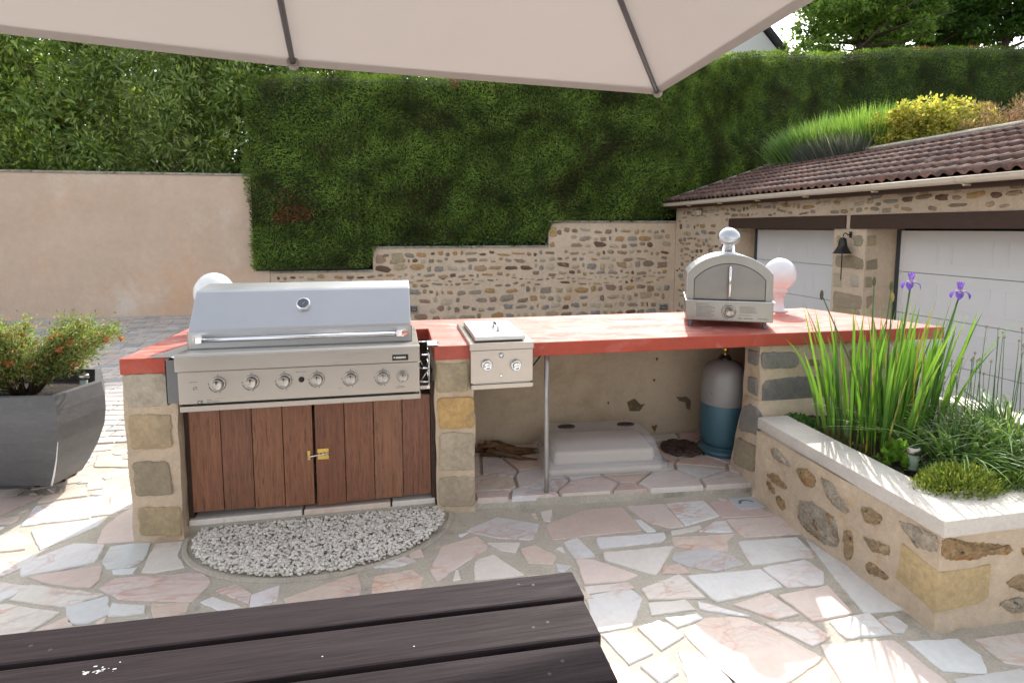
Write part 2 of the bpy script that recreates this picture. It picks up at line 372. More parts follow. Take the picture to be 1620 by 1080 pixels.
WHT = (.74,.73,.72); PNK = (.70,.60,.545); CRM = (.71,.665,.61); PCH = (.69,.57,.49); GRY = (.60,.60,.59); RDP = (.64,.51,.455); BLU = (.69,.70,.705)
traced = {
 (940,780,4.5): [
  ([(-330,230),(-60,125),(190,105),(330,265),(-60,300),(-290,330)],RDP),([(240,100),(500,85),(630,235),(540,245),(380,200)],PNK),
  ([(520,80),(775,60),(880,160),(650,230)],WHT),([(830,70),(1130,50),(1200,130),(1320,160),(920,175)],RDP),
  ([(295,200),(335,200),(430,270),(370,275)],BLU),([(30,325),(490,290),(500,320),(450,350),(50,395)],WHT),
  ([(80,430),(555,385),(430,580),(85,480)],CRM),([(555,275),(740,240),(760,260),(560,300)],CRM),([(760,275),(860,215),(930,210),(975,275)],BLU),
  ([(565,320),(995,295),(930,350),(940,410),(800,415),(580,375)],PCH),([(950,195),(1320,170),(1460,290),(1070,310)],PNK),
  ([(1035,350),(1440,320),(1560,450),(1130,515)],WHT),([(575,430),(800,400),(960,450),(1060,510),(850,550),(640,510),(570,480)],GRY),
  ([(500,530),(600,510),(670,570),(500,575)],RDP),([(675,595),(1180,550),(1330,670),(880,775)],WHT),
  ([(1210,540),(1500,485),(1620,570),(1620,650),(1380,670)],WHT),([(350,690),(600,590),(780,745),(400,760)],CRM),
  ([(-120,480),(10,490),(300,590),(200,625),(-60,645)],PNK),([(-60,670),(230,640),(275,680),(-40,720)],CRM),
  ([(-40,740),(250,690),(330,760),(260,940),(0,990)],GRY),([(400,790),(640,765),(705,830),(420,870)],CRM),
  ([(750,780),(900,820),(1100,880),(940,860),(770,830)],WHT),([(1000,800),(1240,725),(1440,860),(1290,890)],PNK)],
 (1080,740,3): [
  ([(465,610),(690,565),(795,690),(620,725)],PNK),([(590,345),(880,545),(1035,668),(855,685),(720,510)],WHT),
  ([(705,735),(880,695),(980,790),(780,808)],WHT),([(665,850),(1000,830),(1240,1020),(1240,1100),(800,1080)],PNK),
  ([(15,790),(110,720),(290,720),(420,775),(655,905),(470,1020),(400,1080),(280,1060)],PCH),([(400,740),(590,740),(690,800),(610,840)],CRM),
  ([(1080,830),(1300,820),(1400,890),(1430,970),(1240,960)],BLU),([(1400,820),(1620,790),(1700,940),(1530,920)],CRM),
  ([(1300,1010),(1600,960),(1700,1060),(1400,1100)],GRY)],
 (900,900,2.25): [
  ([(125,240),(230,235),(290,300),(215,335)],WHT),([(255,215),(320,190),(400,240),(330,285)],CRM),([(350,180),(450,165),(470,180),(390,205)],WHT),
  ([(265,350),(340,315),(380,370),(330,405)],WHT),([(395,295),(470,310),(590,405),(440,430)],GRY),([(820,425),(900,345),(930,370),(920,425)],WHT),
  ([(150,330),(290,400),(300,450),(170,450)],PCH)],
 (0,700,2.843): [
  ([(105,375),(165,290),(490,240),(400,340)],WHT),([(150,400),(200,385),(475,340),(430,380),(190,480)],WHT),
  ([(0,430),(80,405),(135,440),(110,480),(0,490)],PCH),([(440,450),(480,380),(540,330),(610,290),(640,440)],PNK),
  ([(105,570),(150,530),(330,460),(460,465),(420,540),(110,600)],WHT),([(470,540),(500,475),(600,460),(670,460),(640,530),(580,560),(490,565)],BLU),
  ([(645,580),(700,460),(820,450),(790,510),(825,560),(700,580)],CRM),([(515,575),(610,565),(590,590),(520,592)],BLU),
  ([(130,605),(450,560),(440,620),(400,655),(230,635)],RDP),([(450,660),(520,615),(900,590),(940,630),(860,715),(560,705)],PNK),
  ([(50,710),(140,645),(460,685),(290,740)],CRM),([(0,635),(130,650),(0,715)],WHT),([(305,745),(480,700),(485,770),(400,810),(315,810)],BLU),
  ([(0,730),(260,770),(110,860),(0,870)],CRM),([(500,780),(510,730),(640,740),(640,770)],WHT),([(690,730),(840,725),(830,760),(700,790)],PCH),
  ([(910,720),(960,700),(1075,740),(990,755)],WHT),([(980,670),(1060,645),(1120,680),(1110,720)],PNK),([(1140,690),(1250,650),(1240,710),(1130,740)],WHT),
  ([(1285,705),(1535,620),(1600,600),(1615,660),(1600,700),(1300,725)],PCH),([(0,530),(160,510),(100,560),(0,605)],WHT),
  ([(180,270),(200,245),(380,205),(385,240)],PCH),([(0,250),(190,240),(60,300),(0,330)],RDP),([(415,235),(540,187),(520,225),(490,240)],WHT),
  ([(460,150),(590,115),(595,130),(480,165)],WHT),([(390,215),(400,185),(470,180),(460,205)],PCH),([(355,185),(450,160),(430,180)],WHT),
  ([(505,245),(605,190),(612,285),(490,325)],CRM),([(430,110),(450,45),(590,95),(580,112)],PCH),([(415,332),(440,287),(555,280),(520,320)],CRM),([(165,850),(300,790),(320,830)],PCH)],
 (540,800,3): [
  ([(325,225),(370,205),(385,240),(330,250)],PCH),([(155,295),(280,245),(345,265),(260,290)],WHT),([(150,415),(165,340),(330,310),(380,345),(370,385)],PCH),
  ([(430,300),(480,200),(640,150),(690,200),(520,310),(460,360)],PNK),([(600,120),(740,60),(930,90),(900,160),(740,150)],GRY),([(700,180),(840,180),(820,220),(760,210)],CRM),
  ([(860,210),(920,195),(1010,240),(1000,275),(890,270)],PCH),([(640,270),(720,240),(860,330),(640,350)],CRM),([(1060,180),(1120,160),(1200,240),(1110,250)],BLU),
  ([(1080,350),(1190,440),(1120,440),(1070,370)],PCH)],
}
GC = (-.38, 2.88); GA, GB = .62, .435        # gravel bed half-ellipse
def in_gravel(x, y, m=0.): return ((x-GC[0])/(GA+m))**2+((y-GC[1])/(GB+m))**2 < 1 and y < 2.95
def terr_edge(x):       # far edge of the marble terrace
    return 4.08 + (.25 if x < -1.85 else .25*max(0, min(1, (-1.6-x)/.25)))

# ---- the ground sheets
def ground_h(x, y):
    if y < 4.2: t = 0
    else: t = min(1, max(0, (x+2.5)/6.5))*min(1, max(0, (y-4.2)/1.5))
    if x > 3.2: t = max(t, min(1, (x-3.2)/.8))
    return -.5*t
mb = MB()
# terrace concrete bed
poly = [(-9,-6),(1.93,-6),(7,-6),(7,1.5),(3.4,1.6),(3.4,4.1),(-1.25,4.08)] + [(x, terr_edge(x)-.003) for x in (-1.6,-1.7,-1.85,-2.2,-3,-9)]
mb.add([(x,y,0) for x,y in poly] + [(x,y,-.6) for x,y in poly], [tuple(range(len(poly)))]+[(i,(i+1)%len(poly),len(poly)+(i+1)%len(poly),len(poly)+i) for i in range(len(poly))])
tag(mb.build('terrace', M['concrete']), kind='structure')
pol3 = []
for (ox, oy, s), L in traced.items():
    for pts, c in L:
        q_ = [atz(ox+x/s, oy+y/s, 0)[:2] for x, y in pts]; c0 = (sum(a[0] for a in q_)/len(q_), sum(a[1] for a in q_)/len(q_)); pol3.append(([tuple(c0[i_]+(a[i_]-c0[i_])*(1+.012/max(.05, math.hypot(a[0]-c0[0], a[1]-c0[1]))) for i_ in (0,1)) for a in q_], c))
mb = MB(); k = 0
cl = [p for p, c in pol3]
def bb(p): xs = [a[0] for a in p]; ys = [a[1] for a in p]; return min(xs), max(xs), min(ys), max(ys)
bbs = [bb(p) for p in cl]
def clash(q):
    n = len(q); c = (sum(a[0] for a in q)/n, sum(a[1] for a in q)/n); b = bb(q)
    tests = [c]+list(q)+[((q[i][0]+q[i-1][0])/2, (q[i][1]+q[i-1][1])/2) for i in range(n)]
    for p, b2 in zip(cl, bbs):
        if b[0] > b2[1] or b[1] < b2[0] or b[2] > b2[3] or b[3] < b2[2]: continue
        if any(inpoly(t, p) for t in tests) or any(inpoly(t, q) for t in p): return True
    return False
def jc(c, r):
    f = r.uniform(.93,1.06); return tuple(max(0, min(1, v*f*r.uniform(.985,1.015))) for v in c)
rr = random.Random(4)
Pg = lambda z: (lambda u, v, w_: (u, v, z+w_))
for p, c in pol3:
    mb.col = jc(c, rr); slab(mb, rough_outline(p, .03, .006, k, .02), Pg(0), .005+(k%9)*.0004, .004)
    k += 1
def allowed(q):
    for x, y in q:
        if in_gravel(x, y, .05): return False
        if y > terr_edge(x)-.03: return False
        if x > -1.27 and y > (2.86 if x < -1.05 else 2.85 if x < .4 else 2.87-(x-.388)*.078): return False
        if x > 1.88 and y > 1.56: return False
    return True
for cell, gap, sd in ((.34,.035,5),(.22,.028,8),(.14,.025,9),(.09,.022,12)):
    new = []
    R0 = (-4.5,3.3,.3,4.4) if cell < .3 else (-8.8,6.8,-4,4.4)
    for q in voronoi(*R0, cell, gap, sd):
        if not allowed(q) or clash(q): continue
        if cell < .1 and rr.random() < .35: continue
        mb.col = jc(rr.choice([WHT,PNK,CRM,PCH,PNK,CRM,WHT,GRY,RDP]), rr)
        slab(mb, rough_outline(q, .03, .006, k, .03), Pg(0), .005, .004); k += 1; new.append(q)
    cl += new; bbs += [bb(q) for q in new]
    print('paving', cell, len(new))
tag(mb.build('terrace_paving', M['marble']), kind='structure')

# ---- driveway of small pavers
mb = MB(); nx, ny = 60, 40
xs = np.linspace(-14, 6.2, nx); ys = np.linspace(4.05, 10.9, ny)
mb.add([(x, y, ground_h(x, y)-.006-(.02 if y < 4.4 and x > -9 else 0)) for y in ys for x in xs], [(j*nx+i, j*nx+i+1, (j+1)*nx+i+1, (j+1)*nx+i) for j in range(ny-1) for i in range(nx-1)], True)
ysl = np.linspace(-6, 4.1, 20); xsl = np.linspace(3.3, 6.2, 8)
mb.add([(x, y, ground_h(x, y)-.03) for y in ysl for x in xsl], [(j*8+i, j*8+i+1, (j+1)*8+i+1, (j+1)*8+i) for j in range(19) for i in range(7)])
tag(mb.build('driveway_bed', M['joint']), kind='structure')
mb = MB(); rr = random.Random(2); y = 4.1; row = 0
PV = [(.46,.42,.38),(.40,.385,.37),(.50,.44,.39),(.34,.335,.33),(.52,.47,.42),(.47,.39,.345)]
while y < 10.62:
    hgt = .135; x = -9.2 + rr.uniform(0,.2)
    while x < 5.9:
        L = rr.choice([.20,.135,.20,.27 if rr.random() < .3 else .20]); 
        g = .004
        if y > terr_edge(x)+.02 and y > terr_edge(x+L)+.02 and not (x > -1.3 and y < 4.15):
            mb.col = jc(rr.choice(PV), rr); z = ground_h(x, y)+rr.uniform(-.001,.001); z2 = ground_h(x+L, y+hgt)
            a = .006
            vs = [(x+g,y+g,z-.01),(x+L-g,y+g,z-.01),(x+L-g,y+hgt-g,z2-.01),(x+g,y+hgt-g,z2-.01)]
            zz = lambda u, v: ground_h(u, v)+.0
            vs += [(x+g+a,y+g+a,z+.001),(x+L-g-a,y+g+a,ground_h(x+L,y)+.001),(x+L-g-a,y+hgt-g-a,z2+.001),(x+g+a,y+hgt-g-a,ground_h(x,y+hgt)+.001)]
            mb.add(vs, [(4,5,6,7),(0,1,5,4),(1,2,6,5),(2,3,7,6),(3,0,4,7)])
        x += L
    y += hgt; row += 1
tag(mb.build('driveway', M['paver']), kind='structure')

# ---- raised garden ground behind the walls, and land to the horizon
def gh(x, y):
    a = .55 if x < -.5 else (.95 if x < 2.85 else 1.45)
    if x > 5.4: a = 1.45 + min(1, (x-5.4)/2.0)*1.05
    if x < -2.3: a = .9
    return a + max(0, y-12)*.06
xs = sorted(set(list(np.linspace(-60, -3, 12))+list(np.linspace(-2.9, 9, 40))+list(np.linspace(10, 90, 12)))); ys = [10.85,11.2,12,14,18,25,40,80,180]
mb = MB(); n1 = len(xs)
mb.add([(x, yy, gh(x, min(yy, 40))) for yy in ys for x in xs], [(j*n1+i, j*n1+i+1, (j+1)*n1+i+1, (j+1)*n1+i) for j in range(len(ys)-1) for i in range(n1-1)], True)
# strip beside/behind the garage
xs2 = np.linspace(7.6, 60, 20); ys2 = np.linspace(-20, 10.84, 14)
mb.add([(x, yy, 2.48+min(1,(x-7.6)/3)*.2) for yy in ys2 for x in xs2], [(j*20+i, j*20+i+1, (j+1)*20+i+1, (j+1)*20+i) for j in range(13) for i in range(19)], True)
tag(mb.build('garden_ground', M['earth']), kind='structure')
mb = MB(); mb.add([(-200,-200,-.75),(200,-200,-.75),(200,300,-.75),(-200,300,-.75)], [(0,1,2,3)])
tag(mb.build('ground', M['earth']), kind='structure')

# ---- gravel bed (nobody could count it)
N = 6500; pts = []
rg = random.Random(12)
while len(pts) < N:
    x = rg.uniform(-1,.25); yy = rg.uniform(2.42,2.93)
    if in_gravel(x, yy, -.02): pts.append((x, yy))
bm = bmesh.new(); bmesh.ops.create_icosphere(bm, subdivisions=1, radius=1); bv = np.array([v.co[:] for v in bm.verts]); bf = np.array([[v.index for v in f.verts] for f in bm.faces]); bm.free()
Vs = []; Cs = []
for i, (x, yy) in enumerate(pts):
    s = RS.uniform(.005,.0095)*np.array([1.25,1,.8])*RS.uniform(.8,1.2,3); q = bv*(1+RS.uniform(-.22,.22,(len(bv),1)))*s
    a, b_ = RS.uniform(0,6.28), RS.uniform(-.6,.6); ca, sa = math.cos(a), math.sin(a); cb, sb = math.cos(b_), math.sin(b_)
    Rm = np.array([[ca,-sa,0],[sa,ca,0],[0,0,1]]) @ np.array([[1,0,0],[0,cb,-sb],[0,sb,cb]])
    q = q @ Rm.T + np.array([x, yy, (.006 if i < N*.5 else .018)+RS.uniform(0,.006)]); Vs.append(q[bf].reshape(-1,3))
    g = RS.uniform(.62,.85); Cs.append(np.tile(np.array([g, g*RS.uniform(.94,.98), g*RS.uniform(.84,.92)]), (len(bf),1)))
gv = npmesh('gravel', np.concatenate(Vs), 3, np.concatenate(Cs), M['pebble'])
tag(gv, 'white pebbles filling the half round bed before the wooden doors', 'gravel', kind='stuff')
# concrete rim of the bed
mb = MB(); n = 40; vs = []
for i in range(n+1):
    a = math.pi + math.pi*i/n
    for rr_, z in ((0,.001),(.004,.010),(.022,.010),(.026,.001)):
        vs.append((GC[0]+(GA+rr_)*math.cos(a), GC[1]+(GB+rr_)*math.sin(a), z))
mb.add(vs, [(i*4+k, i*4+k+1, (i+1)*4+k+1, (i+1)*4+k) for i in range(n) for k in range(3)])
tag(mb.build('gravel_edging', M['concrete']), 'thin curved cement rim around the white pebble bed', 'edging')

# ------------------------------------------------------------------ random rubble in a plane
RUB = [(.36,.26,.15),(.30,.25,.19),(.24,.18,.13),(.42,.33,.22),(.15,.09,.06),(.40,.25,.12),(.27,.24,.22),(.30,.20,.14),(.44,.37,.28)]
def rubble(mb, u0, u1, v0, v1, P, seed, hr=(.06,.15), mask=None, dens=.95, h=.008, fade=None, gap=.035, avoid=()):
    rn = random.Random(seed); v = v0
    while v < v1:
        rh = rn.uniform(*hr); u = u0 + rn.uniform(-.05,.05)
        while u < u1:
            wd = rn.choice([rn.uniform(.08,.15), rn.uniform(.14,.28)])*(rh/.1)**.4
            hh = (rh-gap)*rn.uniform(.55,1.12); ww = wd-gap*rn.uniform(.6,1.4)
            cu, cv = u+wd/2, v+rh/2+rn.uniform(-.03,.03)
            u += wd
            if rn.random() > dens or ww < .03 or hh < .018: continue
            if cu-ww/2 < u0 or cu+ww/2 > u1 or cv-hh/2 < v0 or cv+hh/2 > v1: continue
            if mask and not mask(cu, cv): continue
            if any(a[0] < cu+ww/2 and cu-ww/2 < a[1] and a[2] < cv+hh/2 and cv-hh/2 < a[3] for a in avoid): continue
            if fade and rn.random() < fade(cu, cv): continue
            n = rn.randint(9,13); out = []; pw = rn.uniform(.5,.85); tilt = rn.uniform(-.15,.15)
            for i in range(n):
                a = 2*math.pi*i/n; c_, s_ = math.cos(a), math.sin(a)
                rx = math.copysign(abs(c_)**pw, c_)*ww/2; ry = math.copysign(abs(s_)**pw, s_)*hh/2
                k_ = 1+rn.uniform(-.24,.16); rx *= k_; ry *= k_
                out.append((cu+rx-ry*tilt, cv+ry+rx*tilt))
            mb.col = jc(rn.choice(RUB), rn); slab(mb, out, P, h*rn.uniform(.4,1.3), .008, .01, dome=h*rn.uniform(.2,1.))
        v += rh
# ================================================================== the stone kitchen counter
FY = 2.88
ctr = empty('kitchen_counter', (1.0, FY, 0), 'long outdoor kitchen counter with red painted top on stone pillars', 'counter')
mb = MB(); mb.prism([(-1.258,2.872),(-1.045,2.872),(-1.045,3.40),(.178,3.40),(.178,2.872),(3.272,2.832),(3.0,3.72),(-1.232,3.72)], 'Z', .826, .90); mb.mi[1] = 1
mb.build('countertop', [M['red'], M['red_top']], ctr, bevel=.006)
def pillar(x0, x1, y0, y1, z1, front, side=(), name='pillar', par=None, nstone=None):
    bm = bmesh.new(); nxs = max(2, int((x1-x0)/.04)); 
    mb = MB()
    # box with slightly uneven faces
    def face(P, a0, a1, b0, b1):
        na, nb = max(1, int((a1-a0)/.03)), max(1, int((b1-b0)/.03)); vs = []
        for j in range(nb+1):
            for i in range(na+1):
                a = a0+(a1-a0)*i/na; b = b0+(b1-b0)*j/nb; p = P(a, b); q = Vector(p)
                d = Vector((noise.noise(q*7), noise.noise(q*7+Vector((9,0,0))), 0))*.009
                vs.append(q+d)
        mb.add(vs, [(j*(na+1)+i, j*(na+1)+i+1, (j+1)*(na+1)+i+1, (j+1)*(na+1)+i) for j in range(nb) for i in range(na)], True)
    face(lambda a, b: (a, y0, b), x0, x1, 0, z1); face(lambda a, b: (x1, a, b), y0, y1, 0, z1)
    face(lambda a, b: (x0, a, b), y0, y1, 0, z1); face(lambda a, b: (a, y1, b), x0, x1, 0, z1)
    p = mb.build(name, M['mortar'], par or ctr)
    mb = MB(); k = 0
    for (ox, oy, s), L in front.items():
        for pts, c in L:
            q = [aty(ox+x/s, oy+y/s, y0) for x, y in pts]; q = [(a[0], a[2]) for a in q]
            q = [(min(max(a, x0+.001), x1-.001), min(b, z1)) for a, b in q]
            mb.col = c; slab(mb, rough_outline(q, .02, .007, k+3, .06), lambda u, v, w_: (u, y0-.004-w_, v), .006, .006, .02, dome=.002); k += 1
    for pts, c, X, sg in side:
        mb.col = c; slab(mb, rough_outline(pts, .02, .007, k+3, .06), lambda u, v, w_: (X+sg*(.004+w_), u, v), .006, .006, .02, dome=.002); k += 1
    if mb.v: mb.build('face_stone', nstone or M['quoin'], p)
    return p
G1=(.43,.38,.30); G2=(.40,.31,.19); G3=(.30,.25,.17); OC=(.52,.34,.14); G4=(.44,.37,.27); DG=(.23,.215,.19)
pillar(-1.25, -1.03, FY, 3.70, .826, {(0,400,2.7): [([(522,505),(705,500),(728,540),(722,650),(545,662)],G1),([(547,690),(735,685),(738,830),(560,838)],G2),([(567,890),(722,888),(742,1030),(580,1036)],G3)],
   (0,680,4.5): [([(985,550),(1285,540),(1300,745),(1000,745)],G2)]})
pillar(.185, .385, FY, 3.70, .826, {(660,540,2.7): [([(80,92),(218,90),(218,212),(82,218)],(.40,.33,.22)),([(84,240),(248,236),(250,365),(92,372)],OC),([(95,392),(170,385),(248,392),(254,545),(96,548)],G4),([(92,578),(255,572),(258,700),(96,702)],(.40,.33,.24))]},
   side=[([(2.9,.35),(3.15,.34),(3.16,.5),(2.9,.52)],G4,.385,1)])
pr = pillar(2.05, 3.06, FY, 3.03, .826, {(1180,400,2.571): [([(62,405),(190,400),(215,430),(205,465),(62,470)],DG),([(65,520),(200,500),(360,505),(362,600),(230,630),(65,615)],(.19,.18,.17)),([(255,435),(300,433),(306,455),(262,458)],(.25,.17,.09)),
    ([(420,395),(500,392),(495,440),(430,445)],G2),([(540,420),(610,410),(600,470),(545,470)],G3),([(420,480),(470,470),(480,540),(425,545)],G3),([(510,510),(590,500),(600,560),(520,575)],G2),([(620,480),(700,470),(690,540),(640,560)],G1),([(400,640),(470,640),(470,700),(400,700)],G3),([(520,620),(590,615),(595,690),(520,700)],G2),([(640,400),(700,395),(700,440),(650,445)],G2),([(90,640),(230,650),(200,690),(100,680)],G4)]},
   side=[([(2.89,.70),(2.99,.70),(2.99,.78),(2.89,.79)],DG,2.05,-1),([(2.89,.52),(2.98,.53),(2.98,.62),(2.89,.63)],DG,2.05,-1),([(2.885,.30),(3.0,.26),(3.01,.42),(2.89,.46)],DG,2.05,-1),([(2.90,.10),(3.0,.09),(3.0,.20),(2.9,.22)],G3,2.05,-1)])
mb = MB(); nq = 8; vs = []
for j in range(nq+1):
    t = j/nq; x0_, y0_ = 1.952+.085*t**1.5, 2.705+.150*t**1.5
    for (x, y) in ((2.75,y0_),(2.4,y0_),(x0_+.12,y0_),(x0_+.02,y0_),(x0_,y0_+.02),(x0_,y0_+.14),(x0_+.02,3.02)):
        q = Vector((x, y, .50*t)); vs.append((x+.012*noise.noise(q*8), y+.012*noise.noise(q*8+Vector((5,0,0))), .50*t-.002))
mb.add(vs+[(2.3,3.0,.505)], [(j*7+i, j*7+i+1, (j+1)*7+i+1, (j+1)*7+i) for j in range(nq) for i in range(6)]+[(nq*7+i, nq*7+i+1, (nq+1)*7) for i in range(6)], True)
pb = mb.build('pillar_base', M['mortar'], ctr)
mb = MB(); PX = lambda u, v, w_: (1.952+.085*(max(0,v)/.50)**1.5-w_-.003, u+.0, v)
for k_, (pts, c) in enumerate([([(2.79,.33),(2.97,.30),(2.98,.44),(2.90,.475),(2.83,.45)],DG),([(2.76,.12),(2.96,.10),(2.97,.25),(2.78,.27)],G3)]):
    mb.col = c; slab(mb, rough_outline(pts, .02, .009, k_+80, .08), PX, .008, .006, .02, dome=.003)
PXF = lambda u, v, w_: (u, 2.705+.150*(max(0,v)/.50)**1.5-w_-.004, v)
mb.build('face_stone', M['quoin'], pb)
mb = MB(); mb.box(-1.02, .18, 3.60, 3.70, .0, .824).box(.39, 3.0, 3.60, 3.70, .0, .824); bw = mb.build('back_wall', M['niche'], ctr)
mb = MB()
for pts, c in [([(992,636),(1004,630),(1014,640),(1020,638),(1012,650),(996,650)],(.12,.09,.045)),([(1070,628),(1086,627),(1093,634),(1092,648),(1086,646),(1084,636),(1074,634)],(.17,.12,.07)),([(1030,674),(1040,672),(1036,684)],(.15,.09,.05)),([(1032,600),(1037,599),(1036,604)],(.06,.05,.04)),([(1037,566),(1041,565),(1039,572)],(.08,.06,.04)),([(960,636),(964,635),(963,640)],(.09,.06,.04))]:
    q = [aty(x, y, 3.598) for x, y in pts]; mb.col = c; slab(mb, rough_outline([(a[0], a[2]) for a in q], .01, .004, 7), lambda u, v, w_: (u, 3.5985-w_, v), .002, .002, .0)
mb.build('chipped_render', M['quoin'], bw)
mb = MB(); mb.box(2.965, 3.06, 3.04, 3.60, 0, .824); mb.build('end_wall', M['mortar'], ctr)
# niche floor with crazy marble, and the threshold under the doors
mb = MB(); mb.prism([(.388,2.90),(1.02,2.845),(2.045,2.775),(2.045,2.875),(2.045,3.03),(2.96,3.035),(2.96,3.598),(.388,3.598)], 'Z', -.05, .044)
mb.build('niche_plinth', M['concrete'], ctr)
mb = MB(); rr = random.Random(21); k = 50
def pl_ok(q):
    for x, y in q:
        if not (.40 < x < 2.95 and y < 3.59): return False
        if x > 2.04 and y < 3.04: return False
        if y < 2.905-(x-.388)*.078: return False
    return True
for cell, sd in ((.26, 3), (.10, 5)):
    got = []
    if sd == 5: break
    for q in voronoi(.35, 3.0, 2.7, 3.65, cell, .018, sd):
        # clip to the front edge
        q = clip(q, .388, 2.897, -.078, -1)
        q = clip(q, .40, 3, -1, 0); q = clip(q, 2, 3.59, 0, 1)
        if len(q) < 3: continue
        if max(a for a, b in q) > 2.04 and min(b for a, b in q) < 3.03: q = clip(q, 2.035, 0, 1, 0) if min(a for a, b in q) < 2.0 else clip(q, 0, 3.04, 0, -1)
        if len(q) < 3: continue
        if sd == 5 and clash(q): continue
        mb.col = tuple(v*.95 for v in jc(rr.choice([WHT,PNK,PCH,CRM,RDP,PNK]), rr))
        P = lambda u, v, w_: (u, v, .030+w_)
        slab(mb, q, P, .0305, .003, .0); k += 1; got.append(q)
    cl += got; bbs += [bb(q) for q in got]
mb.build('niche_paving', M['marble'], ctr)
mb = MB(); mb.box(-1.03, .18, 2.935, 3.60, -.05, .042); mb.build('threshold_base', M['concrete'], ctr)
mb = MB(); xs = [-1.025, -.50, -.06, .175]
for (a, b_), c in zip(((-1.022,-.495),(-.485,-.055),(-.045,.178)), (CRM,PCH,CRM)):
    mb.col = c; mb.box(a, b_, 2.925, 3.2, .042, .072)
mb.build('threshold_slab', M['marble'], ctr, bevel=.004)
# wooden doors
def door(x0, x1, n, zb, zt, tilt, name, cols, drop=0):
    mb = MB(); wd = (x1-x0)/n
    for i in range(n):
        a = x0+i*wd; mb.col = cols[i]
        k = len(mb.v); mb.box(a+.0018, a+wd-.0018, 2.925+rr.uniform(0,.002), 2.947, zb+drop*i/n+rr.uniform(-.002,.002), zt+drop*i/n+rr.uniform(-.003,.003))
    mb.m = 1
    for i in range(n):
        for dx in (.028, wd-.03):
            for zz in (zb+.10, zt-.10):
                if rr.random() < .88: mb.lathe([(0,2.9228),(.0042,2.9232),(.0042,2.93)], (x0+i*wd+dx+rr.uniform(-.006,.006), 0, zz+rr.uniform(-.006,.006)), 'Y', 8)
    mb.m = 0; mb.col = (.1,.05,.03); mb.box(x0+.02, x1-.02, 2.948, 2.97, zb+.07, zb+.12).box(x0+.02, x1-.02, 2.948, 2.97, zt-.13, zt-.08)
    return mb.build(name, [M['wood_door'], M['steel_dark']], ctr, bevel=.002)
WD=[(.225,.092,.047),(.195,.083,.044),(.25,.108,.056),(.24,.10,.053),(.20,.08,.044),(.23,.096,.052),(.26,.12,.066),(.215,.092,.054)]
d1 = door(-1.0, -.430, 4, .112, .648, 0, 'cabinet_door', WD[:4], -.018); d2 = door(-.420, .158, 4, .092, .628, 0, 'cabinet_door', WD[4:], .012)
mb = MB(); mb.box(.160, .183, 2.93, 2.99, .073, .69).box(-1.028, -1.003, 2.95, 2.99, .073, .69).box(-1.0, .158, 2.99, 3.02, .645, .685); mb.build('door_frame', M['beam'], ctr)
lx, _, lz = aty(512, 718, 2.92)
mb = MB(); mb.box(lx-.03, lx+.025, 2.921, 2.9245, lz-.028, lz-.006).box(lx-.03, lx+.025, 2.921, 2.9245, lz+.006, lz+.028)
for q in (-.022, -.003, .016): mb.box(lx+q-.004, lx+q+.004, 2.914, 2.921, lz-.012, lz+.012)
lt = mb.build('latch', M['brass'], d2, bevel=.0015); mb = MB(); mb.box(lx-.078, lx-.064, 2.921, 2.9245, lz-.026, lz+.022).lathe([(0,2.915),(.006,2.917),(.006,2.922)], (lx-.071, 0, lz-.002), 'Y', 10)
mb.build('keeper', M['brass'], d1, bevel=.0015)
mb = MB(); mb.tube([(lx-.08,2.914,lz-.008),(lx+.028,2.914,lz+.006)], .0038, 8); mb.build('bolt', M['chrome'], lt)
mb = MB(); mb.tube([(.781,2.892,.060),(.781,2.892,.16),(.777,2.892,.60),(.778,2.892,.826)], .0135, 10); mb.build('support_post', M['galv'], ctr)

# ================================================================== built-in gas grill
gr = empty('gas_grill', (-.44, 2.95, .70), 'wide stainless steel gas barbecue with closed hood and seven knobs', 'gas grill')
mb = MB(); mb.box(-.955, .07, 2.80, 3.37, .70, .90); mb.build('firebox', M['steel_dark'], gr)
mb = MB(); mb.prism([(2.756,.852),(2.748,.856),(2.748,.928),(2.756,.934),(2.955,.915),(3.38,.915),(3.38,.905),(2.80,.902),(2.76,.852)], 'X', -.983, .102)
mb.build('top_frame', M['steel'], gr, bevel=.002)
pn = MB(); pn.box(-.975, .100, 2.757, 2.80, .703, .851); pn = pn.build('control_panel', M['steel'], gr, bevel=.002)
mb = MB(); mb.box(-.972, .104, 2.754, 2.83, .668, .694); mb.build('lower_rail', M['steel'], gr, bevel=.002)
mb = MB(); mb.box(-.95, .08, 2.775, 2.79, .693, .704); mb.build('rail_gap', M['black'], gr)
prof = [(2.95,.912),(2.945,.918),(2.945,1.0),(2.952,1.012),(3.085,1.178),(3.095,1.186),(3.30,1.203),(3.37,1.14),(3.38,.912)]
mb = MB(); mb.prism(prof, 'X', -.985, .066); hd = mb.build('hood', M['steel_hood'], gr, bevel=.004)
mb = MB(); mb.box(-.992,-.985,2.948,3.36,.916,1.0); mb.build('hood_side', M['steel'], hd)
mb = MB(); mb.box(.066,.072,2.948,3.36,.916,1.0); mb.build('hood_side', M['steel'], hd)
tx, ty, tz = aty(480, 481, 3.03)
nrm = Vector((0,-.166,.133)).normalized(); nrm = Vector((0, -.78, .62))
def dial(mb, c, prof, n, seg=28):
    k = len(mb.v); mb.lathe(prof, (0,0,0), 'Z', seg); q = Vector((0,0,1)).rotation_difference(n)
    mb.xform(k, Matrix.Translation(c) @ q.to_matrix().to_4x4())
mb = MB(); dial(mb, (tx,ty,tz-.004), [(.034,-.01),(.035,.014),(.032,.018),(.028,.018),(.028,.012)], nrm); th = mb.build('thermometer', M['chrome'], hd)
